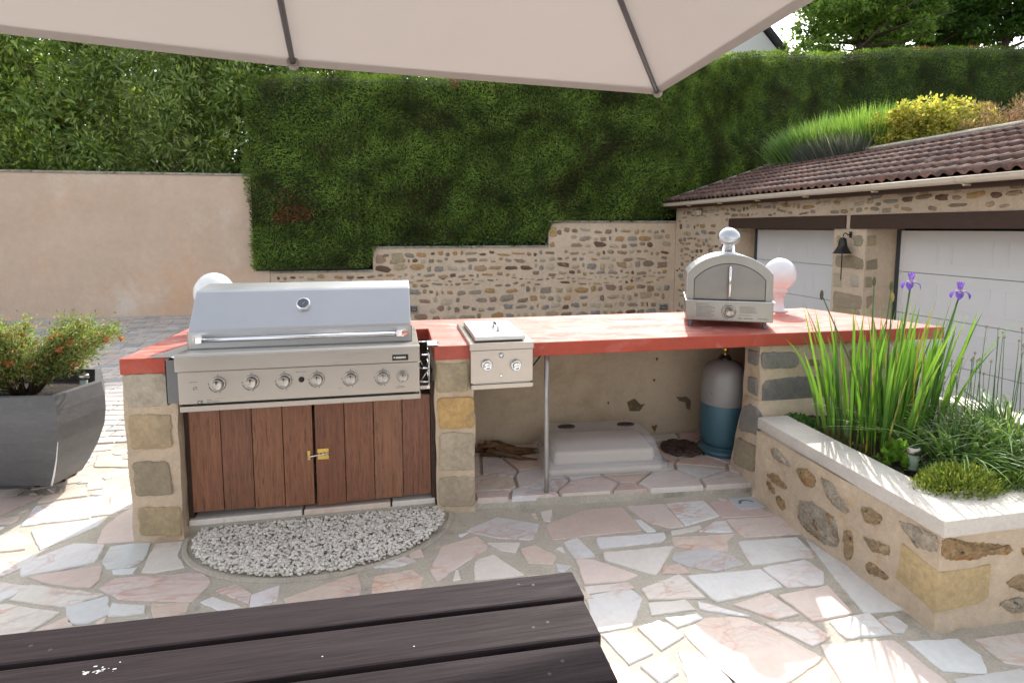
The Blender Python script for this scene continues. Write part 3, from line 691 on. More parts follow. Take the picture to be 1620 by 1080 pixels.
mb = MB(); dial(mb, (tx,ty,tz-.004), [(0,.012),(.028,.012)], nrm); mb.build('dial_face', mat('dial_blue_grey', (.10,.12,.16), .3), th)
mb = MB(); q = Vector((0,0,1)).rotation_difference(nrm).to_matrix().to_4x4(); k = 0
for a in range(-130, 140, 20):
    r1, r2 = .019, .025; ca, sa = math.sin(R(a)), math.cos(R(a)); k = len(mb.v)
    mb.tube([(ca*r1, sa*r1, .0135), (ca*r2, sa*r2, .0135)], .0006, 4); mb.xform(k, Matrix.Translation((tx,ty,tz-.004)) @ q)
k = len(mb.v); mb.tube([(-.004,-.006,.0145),(.008,.012,.0145)], .0009, 4); mb.xform(k, Matrix.Translation((tx,ty,tz-.004)) @ q)
mb.build('dial_marks', M['white_ink'], th)
hz = .972
mb = MB(); mb.tube([(-.93,2.895,hz-.003),(.015,2.895,hz-.003)], .011, 14); hb = mb.build('handle', M['chrome'], hd)
mb = MB()
for x, s in ((-.93,-1),(.015,1)):
    mb.prism([(x, 2.946),(x+s*.035, 2.946),(x+s*.035,2.935),(x+s*.005,2.882),(x-s*.022,2.880),(x-s*.022,2.905)], 'Z', hz-.018, hz+.014)
mb.build('handle_bracket', M['chrome'], hb, bevel=.003)
def knob(x, z, y, r, par, name='knob', m=None, rb=None):
    mb = MB(); rb = rb or r*1.35
    mb.lathe([(rb*.86,y+.001),(rb,y-.001),(rb,y-.004),(rb*.9,y-.009),(rb*.8,y-.009)], (x,0,z), 'Y', 28)
    mb.lathe([(r,y-.004),(r,y-.026),(r*.93,y-.031),(r*.86,y-.032),(r*.80,y-.030),(0,y-.030)], (x,0,z), 'Y', 28)
    k_ = mb.build(name, m or M['steel'], par)
    mb = MB(); mb.box(x-.0015, x+.0015, y-.0335, y-.0300, z+r*.2, z+r*.75); mb.build('pointer', M['ink'], k_)
    return k_
marks = MB()
for i, px in enumerate((345,398,450,502,555,606,637)):
    x, _, z = aty(px, (607,604,602,599.5,598,596,595)[i], 2.757)
    knob(x, z, 2.757, .0255 if i < 6 else .023, gr, rb=.0345 if i < 6 else .029)
    if i < 6:
        r = .040
        for a0, a1 in ((195, 262),):
            pts = [(x+r*math.cos(R(a)), 2.7565, z+r*math.sin(R(a))) for a in range(a0, a1, 6)]; marks.tube(pts, .0012, 4)
        for a in (90, 180, 280): marks.lathe([(0,2.7560),(.0026,2.7565)], (x+.041*math.cos(R(a)), 0, z+.041*math.sin(R(a))), 'Y', 8)
marks.build('knob_markings', M['ink'], pn)
ix, _, iz = aty(477, 600, 2.757)
mb = MB(); mb.lathe([(.013,2.757),(.013,2.752),(.009,2.750),(.008,2.742),(0,2.741)], (ix,0,iz), 'Y', 16); mb.build('ignition_button', M['black'], gr)
ix2, _, iz2 = aty(308, 614, 2.757)
mb = MB(); mb.lathe([(.009,2.757),(.009,2.753),(.007,2.752),(.006,2.754)], (ix2,0,iz2), 'Y', 16); mb.build('light_button', M['steel'], gr)
def text(name, s, size, loc, m, par, rot=(R(90),0,0), ext=.0003, align='LEFT', bold=0):
    cu = bpy.data.curves.new(name, 'FONT'); cu.body = s; cu.size = size; cu.extrude = ext; cu.align_x = align; cu.offset = bold
    t = bpy.data.objects.new(name, cu); sc.collection.objects.link(t); t.rotation_euler = rot; t.location = loc
    bpy.context.view_layer.update(); dg = bpy.context.evaluated_depsgraph_get()
    me = bpy.data.meshes.new_from_object(t.evaluated_get(dg)); me.transform(t.matrix_world); bpy.data.objects.remove(t)
    me.materials.clear(); me.materials.append(m)
    return link(name, me, par)
x, _, z = aty(312, 639, 2.757); text('ce_mark', 'CE', .022, (x, 2.7562, z), M['ink'], pn, bold=.0003)
x, _, z = aty(326, 637.5, 2.757)
mb = MB()
def fine(mb, x, z, y, w, n=1, h=.0022, gap=.0045, seed=0):
    r_ = random.Random(seed)
    for j in range(n):
        u = x
        while u < x+w*(1 if j % 3 else .85):
            l_ = r_.uniform(.002,.007); mb.box(u, u+l_, y-.0004, y, z-j*gap, z-j*gap+h); u += l_+.0013
fine(mb, x+.004, z+.012, 2.7566, .02, 1); fine(mb, x+.004, z+.004, 2.7566, .065, 1, seed=2)
x, _, z = aty(303, 605, 2.757); fine(mb, x-.01, z, 2.7566, .04, 1, h=.0016, seed=5)
x, _, z = aty(468, 588.5, 2.757); fine(mb, x-.0, z, 2.7566, .055, 1, h=.0016, seed=6)
x, _, z = aty(629, 611, 2.757); fine(mb, x, z, 2.7566, .035, 1, seed=7); fine(mb, x-.008, z-.007, 2.7566, .05, 1, seed=8)
mb.build('printed_lines', M['ink'], pn)
x, _, z = aty(634, 565, 2.747)
mb = MB(); mb.box(x-.040, x+.036, 2.7455, 2.7495, z-.0145, z+.0135); bd = mb.build('badge', M['black'], gr)
mb = MB(); u = x-.030
mb.lathe([(0,2.7450),(.004,2.7454)], (u,0,z), 'Y', 10)
fine(mb, x-.023, z-.005, 2.7455, .050, 1, h=.009, seed=11); mb.build('badge_print', M['white_ink'], bd)
# side jacket, flange, rack
mb = MB(); mb.box(-1.040, -.99, 2.800, 2.806, .70, .90).box(-1.040,-1.036,2.80,3.38,.69,.90).box(-1.044,-.985,2.81,2.83,.705,.712); mb.build('side_jacket', M['steel_dark'], gr)
mb = MB(); mb.add([(-1.13,2.86,.9035),(-1.035,2.855,.9035),(-1.0,3.30,.9035),(-1.015,3.33,.9035)], [(0,1,2,3)]); mb.add([(-1.035,2.855,.9035),(-.99,2.86,.885),(-.985,3.30,.885),(-1.0,3.30,.9035)], [(0,1,2,3)]); mb.build('flange', M['steel_hood'], gr)
mb = MB()
for z in (.868,.80,.73): mb.tube([(.10,2.83,z),(.150,2.83,z)], .0045, 8); mb.tube([(.150,2.83,z),(.155,3.3,z)], .003, 6)
for z in (.89,): mb.tube([(.10,3.05,z),(.150,3.05,z)], .004, 8)
mb.tube([(.150,2.83,.70),(.150,2.83,.872)], .004, 8); mb.tube([(.10,2.84,.72),(.148,2.84,.79)], .0025, 6); mb.box(.10,.152,2.825,2.84,.695,.712)
mb.build('side_rack', M['chrome'], gr)
mb = MB(); mb.add([(.147,2.87,.906),(.206,2.87,.906),(.205,2.90,.909),(.196,2.925,.903),(.210,2.955,.909),(.205,3.0,.906),(.150,3.0,.906)], [(0,1,2,3,4,5,6)])
mb.add([(.147,2.87,.906),(.150,3.0,.906),(.150,3.0,.86),(.147,2.87,.86)], [(0,1,2,3)]); mb.build('side_bracket', M['steel_hood'], gr)
mb = MB(); pts = [(.11,2.95,.81),(.13,2.93,.77),(.15,2.95,.80),(.175,3.0,.75),(.16,3.0,.70)]; mb.tube(pts, .004, 6); mb.build('cable', M['black'], gr)

# ================================================================== side burner
sb = empty('side_burner', (.52, 2.82, .68), 'small steel side burner set over the counter edge with flat lid and two round knobs', 'side burner')
mb = MB(); mb.box(.360, .685, 2.822, 3.30, .708, .878).box(.362, .686, 2.820, 3.30, .676, .701).box(.37,.675,2.83,3.25,.70,.709); mb.build('housing', M['steel'], sb, bevel=.002)
mb = MB(); mb.box(.354, .690, 2.816, 3.43, .879, .917); mb.build('top_plate', M['steel'], sb, bevel=.003)
ld = MB(); ld.box(.384, .648, 2.845, 3.34, .923, .946).box(.39,.64,2.86,3.33,.917,.923); ld = ld.build('lid', M['steel_hood'], sb, bevel=.003)
mb = MB(); mb.tube([(.530,2.98,.947),(.530,2.985,.968),(.530,3.0,.974),(.528,3.10,.974),(.528,3.115,.968),(.528,3.12,.947)], .0065, 8); mb.build('lid_handle', M['chrome'], ld)
for px in (770, 816):
    x, _, z = aty(px, 577, 2.82); mb = MB()
    mb.lathe([(.029,2.823),(.0305,2.812),(.028,2.808),(.027,2.800),(.024,2.798),(.019,2.803),(.010,2.806),(0,2.807)], (x,0,z), 'Y', 30); mb.build('knob', M['chrome'], sb)
x, _, z = aty(793, 562, 2.82); mb = MB(); mb.lathe([(.013,2.823),(.013,2.817),(.010,2.815),(.009,2.806),(0,2.805)], (x,0,z), 'Y', 18); mb.build('ignition_button', M['chrome'], sb)
x, _, z = aty(793, 594, 2.82); mb = MB(); mb.lathe([(.009,2.823),(.009,2.818),(.006,2.816),(0,2.817)], (x,0,z), 'Y', 14); mb.build('screw_cap', M['chrome'], sb)

# ================================================================== pizza oven (built at the origin, then turned)
po = empty('pizza_oven', (0,0,0), 'arched stainless steel pizza oven with chimney cowl standing on the red countertop', 'pizza oven')
mb = MB(); mb.box(-.247,.247,0,.40,.040,.158); bx = mb.build('burner_box', M['steel_grey'], po, bevel=.003)
mb = MB(); mb.box(-.251,.251,-.03,.40,.159,.166); mb.build('ledge', M['steel_hood'], po, bevel=.0015)
def arch(w, z0, zs, za, n=16):
    # width half w, sides to zs, arc to za
    s = za-zs; r = (w*w+s*s)/(2*s); cz = za-r; a0 = math.asin(w/r)
    return [(-w, z0)] + [(r*math.sin(-a0+2*a0*i/n), cz+r*math.cos(-a0+2*a0*i/n)) for i in range(n+1)] + [(w, z0)]
mb = MB(); mb.prism(arch(.245,.1665,.325,.443), 'Y', .025, .40); mb.build('oven_hood', M['steel_hood'], po, bevel=.003)
o1 = arch(.240,.167,.323,.438); i1 = arch(.203,.167,.290,.388)
mb = MB(); n = len(o1)
mb.add([(p[0],.012,p[1]) for p in o1]+[(p[0],.012,p[1]) for p in i1]+[(p[0],.026,p[1]) for p in o1]+[(p[0],.026,p[1]) for p in i1],
       [(i,i+1,n+i+1,n+i) for i in range(n-1)]+[(i,i+1,2*n+i+1,2*n+i) for i in range(n-1)]+[(n+i,n+i+1,3*n+i+1,3*n+i) for i in range(n-1)])
mb.build('front_frame', M['steel_grey'], po)
mb = MB(); mb.prism(arch(.204,.167,.291,.389), 'Y', .020, .0245); mb.build('door_gap', M['black'], po)
mb = MB(); mb.prism(arch(.1995,.170,.288,.384), 'Y', .010, .0195); dr = mb.build('oven_door', M['oven_door'], po, bevel=.001)
mb = MB(); mb.tube([(0,.010,.365),(0,-.024,.362),(0,-.032,.350),(0,-.032,.192),(0,-.024,.180),(0,.010,.176)], .0085, 10); mb.build('door_handle', M['chrome'], dr)
mb = MB(); mb.lathe([(.045,.438),(.045,.452),(.039,.452),(.039,.515)], (0,.15,0), 'Z', 28); ch = mb.build('chimney', M['chrome'], po)
# egg-shaped cowl: a bulged slanted scoop over the pipe
mb = MB(); nn = 28; vs = []; rings = [(0,-.030),(.35,-.028),(.62,-.022),(.82,-.013),(.95,-.003),(1.0,.010),(.98,.030),(.90,.055),(.80,.075)]
for f, yy in rings:
    for i in range(nn):
        a = 2*math.pi*i/nn; wx = .066*(1-.10*math.sin(a)); hz_ = .056 if math.sin(a) > 0 else .052
        z = .544+hz_*f*math.sin(a); vs.append((wx*f*math.cos(a), .115+yy+(z-.544)*.30, z))
mb.add(vs, [(r*nn+i, r*nn+(i+1)%nn, (r+1)*nn+(i+1)%nn, (r+1)*nn+i) for r in range(len(rings)-1) for i in range(nn)], True)
mb.build('cowl', M['steel_hood'], ch)
kb = knob(.004, .099, 0.0, .026, po, rb=.038)
mb = MB(); pts = [(.004+.046*math.cos(R(a)), -.0006, .099+.046*math.sin(R(a))) for a in range(110, 265, 8)]; mb.tube(pts, .0012, 4)
fine(mb, -.19, .138, 0, .085, 1, seed=1); fine(mb, -.185, .128, 0, .10, 10, h=.0022, gap=.0072, seed=3)
fine(mb, .06, .128, 0, .09, 6, h=.0022, gap=.0068, seed=4); fine(mb, .055, .078, 0, .08, 1, seed=6); fine(mb, .085, .058, 0, .06, 1, h=.004, seed=7)
fine(mb, .16, .062, 0, .065, 2, h=.002, seed=8)
mb.build('printed_text', M['ink'], bx)
text('ce_mark', 'CE', .016, (.053, -.0006, .055), M['ink'], bx)
for x in (-.215, .205):
    for y in (.03, .36):
        mb = MB(); mb.lathe([(.012,.0405),(.012,.006),(.015,.005),(.015,.0),(0,0)], (x,y,0), 'Z', 12); mb.build('foot', M['steel_dark'], po)
a_ = atz(1092,516,.9); b_ = atz(1214,522,.9); ang = math.atan2(b_[1]-a_[1], b_[0]-a_[0])
po.rotation_euler = (0,0,ang*.92); po.location = ((a_[0]+b_[0])/2, (a_[1]+b_[1])/2, .9015)

# ================================================================== globe lamps
def globe_lamp(name, x, y, z0, dz, label):
    e = empty(name, (x,y,z0), label, 'lamp', 'white globe lamps on the counter')
    mb = MB(); prof = [(.118*math.sin(R(a)), dz+.118*-math.cos(R(a))) for a in range(26, 181, 7)]; mb.lathe([(r*.93,h) for r,h in prof], (x,y,z0), 'Z', 36); mb.build('globe', M['globe'], e)
    s = dz-.118
    mb = MB(); mb.lathe([(0,0),(.062,0),(.064,.008),(.060,.016),(.042,.020),(.034,.06),(.030,s-.04+.0),(.046,s-.03),(.050,s-.012),(.056,s-.008),(.057,s+.020),(.05,s+.024)], (x,y,z0), 'Z', 28); mb.build('lamp_base', M['plast_white'], e)
    return e
globe_lamp('globe_lamp', 2.69, 3.60, .9, .268, 'white globe lamp on the red countertop right of the pizza oven')
globe_lamp('globe_lamp', -1.045, 3.58, .9, .222, 'white globe lamp partly hidden behind the barbecue hood')

# ================================================================== things in the niche
# translucent plastic cover on its tray
tb = empty('storage_tub', (1.2,3.3,.06), 'low clear plastic cover over a cream tray lying under the counter', 'plastic tub')
k3 = R(-5)
def frus(mb, x0,x1,y0,y1,z0,z1,ins,n=5,rad=.05):
    def ring(x0,x1,y0,y1,z,r):
        o = []
        for cx_, cy_, a0 in ((x1-r,y1-r,0),(x0+r,y1-r,90),(x0+r,y0+r,180),(x1-r,y0+r,270)):
            for i in range(n+1): a = R(a0+90*i/n); o.append((cx_+r*math.cos(a), cy_+r*math.sin(a), z))
        return o
    a = ring(x0,x1,y0,y1,z0,rad); b = ring(x0+ins*.75,x1-ins*.75,y0+ins*.75,y1-ins*.75,z1-.015,rad); c = ring(x0+ins*1.3,x1-ins*1.3,y0+ins*1.5,y1-ins*1.3,z1,rad*.8)
    m_ = len(a); mb.add(a+b+c, [(i,(i+1)%m_,m_+(i+1)%m_,m_+i) for i in range(m_)]+[(m_+i,m_+(i+1)%m_,2*m_+(i+1)%m_,2*m_+i) for i in range(m_)]+[tuple(range(2*m_,3*m_))], True)
Rt = Matrix.Translation((1.2,3.28,0)) @ Matrix.Rotation(k3,4,'Z') @ Matrix.Translation((-1.2,-3.28,0))
mb = MB(); frus(mb, .85,1.56,3.02,3.46,.115,.262,.06); mb.xform(0, Rt); lid = mb.build('cover', M['tubclear'], tb)
mb = MB(); frus(mb, .83,1.58,3.00,3.48,.072,.118,.003); mb.xform(0, Rt); mb.build('rim', M['tubclear'], tb)
mb = MB(); mb.box(.86,1.55,3.03,3.45,.064,.11).box(.90,1.51,3.07,3.41,.11,.195); mb.xform(0, Rt); mb.build('tray', M['tray'], tb, bevel=.02)
for cx_ in (1.02, 1.40):
    mb = MB(); mb.lathe([(.055,.262),(.055,.268),(.045,.272),(.038,.268),(.036,.264),(.0,.264)], (cx_,3.30,0), 'Z', 20, sc_=(1,.55)); mb.xform(0, Rt); v_ = mb.build('vent', mat('vent_brown', (.045,.035,.025), .6) if cx_ < 1.1 else bpy.data.materials['vent_brown'], lid)
# gas bottle
gb = empty('gas_bottle', (2.055,3.24,.06), 'gas bottle with grey top and blue lower half behind the right stone pier', 'gas bottle')
bx_, by_ = 2.055, 3.24
zt = aty(1158,600,3.2)[2]; 
mb = MB(); mb.m = 0
mb.lathe([(.142,.33),(.143,.335),(.143,.44),(.140,.50),(.128,.548),(.105,.580),(.07,.602),(.035,.612),(.02,.616),(0,.617)], (bx_,by_,.05), 'Z', 36); tk = mb.build('tank', M['gas_grey'], gb)
mb = MB(); mb.lathe([(0,.05),(.11,.055),(.135,.085),(.1435,.12),(.1442,.33),(.143,.335)], (bx_,by_,.05), 'Z', 36); mb.build('tank_lower', M['gas_blue'], gb)
mb = MB(); mb.lathe([(.12,.065),(.135,.05),(.152,.045),(.156,.03),(.150,.022),(.148,.012),(.13,.012),(.13,.05)], (bx_,by_,.048), 'Z', 36); mb.build('foot_ring', M['gas_blue'], gb)
mb = MB(); mb.lathe([(.04,.612),(.04,.625),(.03,.63),(.03,.64),(.016,.642)], (bx_,by_,.05), 'Z', 16); mb.build('collar', M['black'], gb)
mb = MB(); mb.lathe([(.014,.64),(.014,.665),(.018,.668),(.018,.685),(.012,.69),(.010,.71),(0,.71)], (bx_,by_,.05), 'Z', 10); mb.build('valve', M['brass'], gb)
mb = MB(); mb.tube([(bx_,by_,.755),(bx_+.002,by_+.005,.83)], .006, 8); mb.build('gas_pipe', M['galv'], gb)
# round mat
mb = MB()
for i in range(6):
    r = .125-.02*i; pts = [(1.80+r*math.cos(a), 3.30+r*math.sin(a), .074+.005*math.sin(a*9+i)) for a in np.linspace(0, 2*math.pi, 40)]
    mb.tube(pts, .0105, 6, caps=False)
for i in range(14):
    a = i*2*math.pi/14; mb.tube([(1.80+.02*math.cos(a),3.30+.02*math.sin(a),.084),(1.80+.13*math.cos(a),3.30+.13*math.sin(a),.08)], .006, 5)
tag(mb.build('round_mat', M['wicker']), 'dark brown woven round mat beside the gas bottle', 'mat')
# dry bark heap
mb = MB(); rb = random.Random(3)
for i in range(16):
    x0 = .45+rb.uniform(0,.22); y0 = 3.45+rb.uniform(-.06,.10); L = rb.uniform(.15,.34); a = rb.uniform(-.25,.2); z = .066+rb.uniform(0,.09)*(1-(x0-.45)/.4)
    mb.col = jc(rb.choice([(.20,.11,.05),(.13,.075,.04),(.24,.15,.07)]), rb)
    pts = [(x0+L*t*math.cos(a), y0+L*t*math.sin(a), max(.064, z+.02*math.sin(3*t+i)-.05*t)) for t in (0,.33,.66,1)]
    mb.tube(pts, [.012,.018,.014,.004], 5)
tag(mb.build('bark_pile', M['dry']), 'dry brown strips of bark in the left corner of the niche', 'bark')
mb = MB(); mb.tube([(.69,2.98,.735),(.73,2.99,.75),(.775,3.02,.79),(.80,3.04,.822)], .004, 6); mb.tube([(.86,3.0,.822),(.90,3.0,.805),(.935,3.0,.806),(.96,3.0,.822)], .0045, 6)
mb.tube([(.80,3.04,.82),(.83,3.03,.818),(.86,3.0,.822)], .004, 6)
tag(mb.build('gas_hose', M['black']), 'thin black hose looping under the countertop beside the side burner', 'hose')
# floor drain
dx, dy, _ = atz(1181,797,0)
mb = MB(); mb.box(dx-.072,dx+.072,dy-.06,dy+.06,.003,.0085); dn = mb.build('floor_drain', M['drain'], None, bevel=.002)
tag(dn, 'square pale plastic floor drain cover beside the planter wall', 'drain')
mb = MB()
for a in range(20, 165, 12):
    ca, sa = math.cos(R(a)), math.sin(R(a)); k = len(mb.v); mb.box(-.0022,.0022,.034,.049,.0086,.0092); mb.xform(k, Matrix.Translation((dx,dy-.012,0)) @ Matrix.Rotation(R(a-90),4,'Z'))
mb.build('drain_slots', M['black'], dn)

# ================================================================== stone planter
pl = empty('stone_planter', (2.0,1.7,0), 'raised stone planter with pale coping full of green plants and irises', 'planter')
mb = MB()
def wallgrid(P, a0, a1, b0, b1, amp=.007):
    na, nb = int((a1-a0)/.035), int((b1-b0)/.035); vs = []
    for j in range(nb+1):
        for i in range(na+1):
            a = a0+(a1-a0)*i/na; b = b0+(b1-b0)*j/nb; d = noise.noise(Vector((a*6,b*6,2)))*amp + (.02*max(0,1-b/.06)*(.5+noise.noise(Vector((a*9,0,0)))) if b < .06 else 0)
            if i in (0,) or (P is PF and i == 0): d = 0
            vs.append(P(a, b, d))
    mb.add(vs, [(j*(na+1)+i, j*(na+1)+i+1, (j+1)*(na+1)+i+1, (j+1)*(na+1)+i) for j in range(nb) for i in range(na)], True)
PS = lambda u, v, w_: (1.935-w_, u, v)
PF = lambda u, v, w_: (u, 1.63-w_, v)
wallgrid(PS, 1.63, 2.72, 0, .385); wallgrid(PF, 1.935, 3.45, 0, .385)
mb.box(1.945, 2.11, 1.64, 2.72, -.02, .383).box(2.11, 3.45, 1.64, 1.78, -.02, .383).box(3.30,3.45,1.78,2.88,-.5,.383)
pw = mb.build('wall', M['mortar'], pl)
RS1=(.42,.28,.14); RS2=(.50,.43,.33); RS3=(.46,.33,.19); SND=(.48,.36,.19)
sideL = {(1080,740,3): [([(395,25),(440,25),(500,90),(490,105),(430,70)],RS1),([(535,5),(590,0),(635,50),(625,95),(580,85)],RS1),([(650,40),(700,60),(800,200),(795,225),(740,200),(680,130)],RS2),
 ([(545,165),(600,150),(730,240),(745,370),(690,370),(600,310),(550,250)],(.46,.39,.30)),([(840,190),(880,180),(950,230),(940,270),(870,265)],RS3),([(765,300),(790,285),(810,310),(805,430),(770,435)],RS3),
 ([(850,320),(990,370),(985,415),(900,400)],(.47,.36,.22)),([(865,450),(900,445),(985,520),(980,535),(880,500)],RS3),([(1020,240),(1060,260),(1215,320),(1215,400),(1100,370)],RS2),
 ([(440,130),(470,135),(492,180),(480,205),(450,170)],RS1)],
 (660,540,2.7): [([(1510,455),(1540,460),(1600,530),(1590,540),(1520,495)],RS2),([(1490,600),(1510,600),(1535,650),(1520,650)],RS1)]}
mb = MB(); k = 0
for (ox,oy,s), L in sideL.items():
    for pts, c in L:
        q = [atx(ox+x/s, oy+y/s, 1.935) for x, y in pts]; q = [(a[1], min(a[2], .372)) for a in q]
        mb.col = c; slab(mb, rough_outline(q, .012, .010, k+30, .1), PS, .006, .008, .02, dome=.012); k += 1
for pts, c in [([(1225,330),(1350,345),(1570,370),(1560,405),(1450,410),(1370,440),(1230,430)],RS1),([(1570,505),(1620,505),(1660,560),(1620,590),(1530,550)],RS3),([(1500,640),(1600,610),(1680,650),(1640,680),(1550,690)],RS2),([(1605,375),(1620,375),(1680,395),(1660,420),(1610,415)],RS1)]:
    q = [aty(1080+x/3, 740+y/3, 1.63) for x, y in pts]; q = [(max(a[0],1.937), a[2]) for a in q]
    mb.col = c; slab(mb, rough_outline(q, .012, .010, k+30, .1), PF, .006, .008, .02, dome=.012); k += 1
rubble(mb, 2.45, 3.4, .05, .36, PF, 5, (.08,.14), h=.012)
mb.build('rough_stone', M['rust_stone'], pw)
mb = MB(); cs = [aty(1080+x/3, 740+y/3, 1.63) for x, y in [(1235,515),(1455,500),(1460,600),(1430,700),(1270,735),(1190,735)]]
cl2 = [atx(1080+x/3, 740+y/3, 1.935) for x, y in [(1035,425),(1060,420),(1210,508),(1175,730),(1110,690),(1030,600)]]
mb.col = SND
zc0, zc1 = .085, .245; x1c = cs[1][0]; y1c = cl2[0][1]
mb.add([(1.928,1.623,zc0),(2.12,1.622,zc0+.01),(x1c,1.622,.115),(x1c,1.622,zc1),(1.928,1.622,zc1-.005),(1.927,y1c,.16),(1.927,y1c,.265),(1.927,1.80,.11),
        (1.945,1.64,zc0),(x1c,1.645,.11),(x1c,1.645,zc1),(1.95,1.65,zc1),(1.95,y1c,.16),(1.95,y1c,.265)],
       [(0,1,2,3,4),(0,4,6,5,7),(2,9,10,3),(3,10,11,4),(4,11,13,6),(6,13,12,5)])
mb.build('corner_stone', M['quoin'], pw, bevel=.008)
mb = MB(); mb.prism([(1.918,1.605),(3.47,1.605),(3.47,2.878),(3.28,2.878),(3.28,1.80),(2.115,1.80),(2.15,2.755),(1.965,2.76)], 'Z', .384, .447); mb.build('coping', M['coping'], pl, bevel=.004)
mb = MB(); n = 40; m_ = 34
mb.add([(2.09+1.2*i/n, 1.79+1.09*j/m_, .405+.018*noise.noise(Vector((i*.6,j*.6,0)))) for j in range(m_+1) for i in range(n+1)], [(j*(n+1)+i, j*(n+1)+i+1, (j+1)*(n+1)+i+1, (j+1)*(n+1)+i) for j in range(m_) for i in range(n)], True)
mb.build('soil', M['soil'], pl)

# solar lights
def solar(x, y, z, label):
    e = empty('solar_light', (x,y,z), label, 'solar light', 'small solar lights stuck in soil')
    mb = MB(); mb.lathe([(.0,.0),(.017,.0),(.0175,.005),(.021,.075),(.0,.075)], (x,y,z), 'Z', 20); mb.build('body', M['clearcyl'], e)
    mb = MB(); mb.lathe([(0,.074),(.027,.075),(.0285,.080),(.0285,.098),(.026,.102),(.018,.1025)], (x,y,z), 'Z', 24); mb.build('cap', M['steel'], e)
    mb = MB(); mb.lathe([(0,.1035),(.019,.1030)], (x,y,z), 'Z', 8); mb.build('solar_cell', M['cell'], e)
    mb = MB(); mb.tube([(x,y,z),(x,y,z-.06)], .006, 6); mb.build('spike', M['black'], e)
a_ = atz(1338,693,.42); solar(a_[0], a_[1], .415, 'small solar light on soil beside iris leaves, nearer the stone pier')
a_ = atz(1443,744,.42); solar(a_[0], a_[1], .425, 'small solar light at the coping beside the yellow green clump')

# ================================================================== foreground table
tbz = .75
ta = empty('wooden_table', (-.6,.9,0), 'dark stained wooden plank table in the foreground', 'table')
rows = [(1.048,1.135,.366),(.934,1.037,.360),(.826,.922,.350),(.72,.816,.345),(.61,.708,.34),(.50,.60,.34),(.39,.49,.34)]
rt = random.Random(5)
for i, (y0, y1, xe) in enumerate(rows):
    mb = MB(); mb.col = jc((.027,.0195,.0225), rt)
    k = len(mb.v); mb.box(-1.75, xe, y0, y1, tbz-.032, tbz)
    for q in range(k, len(mb.v)):
        v = mb.v[q]; mb.v[q] = (v[0], v[1]+(-v[0]+.35)*.022+.0, v[2])
    mb.m = 1
    for x in (.27,.24,-.62,-.66): mb.lathe([(0,tbz+.0006),(.0035,tbz+.0003)], (x, (y0+y1)/2+.022*(.35-x)+rt.uniform(-.02,.02), 0), 'Z', 8)
    mb.build('plank', [M['wood_dark'], M['ink']], ta, bevel=.005)
mb = MB(); mb.col = (.05,.04,.04)
for x in (.20,-1.5): mb.box(x-.04, x+.04, .42, 1.12, tbz-.075, tbz-.0325)
mb.build('crossbar', M['wood_dark'], ta)
for x in (.20,-1.5):
    for y in (.48, 1.05):
        mb = MB(); mb.col = (.055,.045,.042); mb.box(x-.035, x+.035, y-.035, y+.035, .006, tbz-.0755); mb.build('leg', M['wood_dark'], ta, bevel=.004)
# chalky paint smear on the planks
mb = MB(); rs = random.Random(9); px0, py0, _ = atz(150, 1062, tbz)
for i in range(26):
    x = px0+rs.gauss(0,.013); y = py0+rs.gauss(0,.004); r = rs.uniform(.0004,.0018); pts = [(x+r*rs.uniform(.8,3)*math.cos(a), y+r*math.sin(a)*rs.uniform(.6,1.2), tbz+.0006) for a in np.linspace(0, 5.6, 7)]
    mb.add(pts, [tuple(range(7))])
for q in ((190,1047),(655,1022),(510,1038)):
    x, y, _ = atz(*q, tbz); mb.add([(x+.0016*math.cos(a), y+.0011*math.sin(a), tbz+.0006) for a in np.linspace(0,5.4,6)], [tuple(range(6))])
mb.build('dried_paint_marks', M['white_ink'], ta)

# ================================================================== parasol
ZE = 2.08
A = Vector(atz(465,103,ZE)); B = Vector(atz(1042,147,ZE)); L0 = Vector(atz(0,50,ZE)); C = Vector(atz(1275,5,ZE))
ctrp = Vector((-.235,.49,2.62))
um = empty('parasol', (ctrp.x, ctrp.y, 0), 'large beige cantilever parasol spread over the table', 'parasol')
dirl = (L0-A).normalized(); D = A+dirl*1.42
dirr = (C-B).normalized(); Er = B+dirr*1.72
def opp(p): return Vector((2*ctrp.x-p.x, 2*ctrp.y-p.y, p.z))
corner = [B, Er, opp(D), opp(A), opp(B), opp(Er), D, A]
mb = MB(); n = 10
for i in range(8):
    P0, P1 = corner[i], corner[(i+1) % 8]; vs = []
    for r_ in range(n+1):
        t = r_/n
        for c_ in range(7):
            s = c_/6; p = ctrp.lerp(P0.lerp(P1, s), t); p.z -= .035*math.sin(math.pi*s)*t*(1-t*.9)*2.0*.6; 
            vs.append(p)
    mb.add(vs, [(r_*7+c_, r_*7+c_+1, (r_+1)*7+c_+1, (r_+1)*7+c_) for r_ in range(n) for c_ in range(6)], True)
mb.build('canopy', M['fabric'], um)
mb = MB()
for i in range(8):
    P0, P1 = corner[i], corner[(i+1) % 8]
    mb.tube([P0.lerp(P1, s)+Vector((0,0,-.0)) for s in np.linspace(0,1,7)], .004, 5)
mb.build('hem', M['fabric'], um)
mb = MB()
for i in range(8):
    P0, P1 = corner[i], corner[(i+1) % 8]; vs = []
    for c_ in range(7):
        a = P0.lerp(P1, c_/6)
        for t in (.998, .975): vs.append(ctrp.lerp(a, t)+Vector((0,0,-.007-.0005*c_)))
    mb.add(vs, [(2*c_, 2*c_+2, 2*c_+3, 2*c_+1) for c_ in range(6)])
mb.build('hem_band', M['fabric'], um)
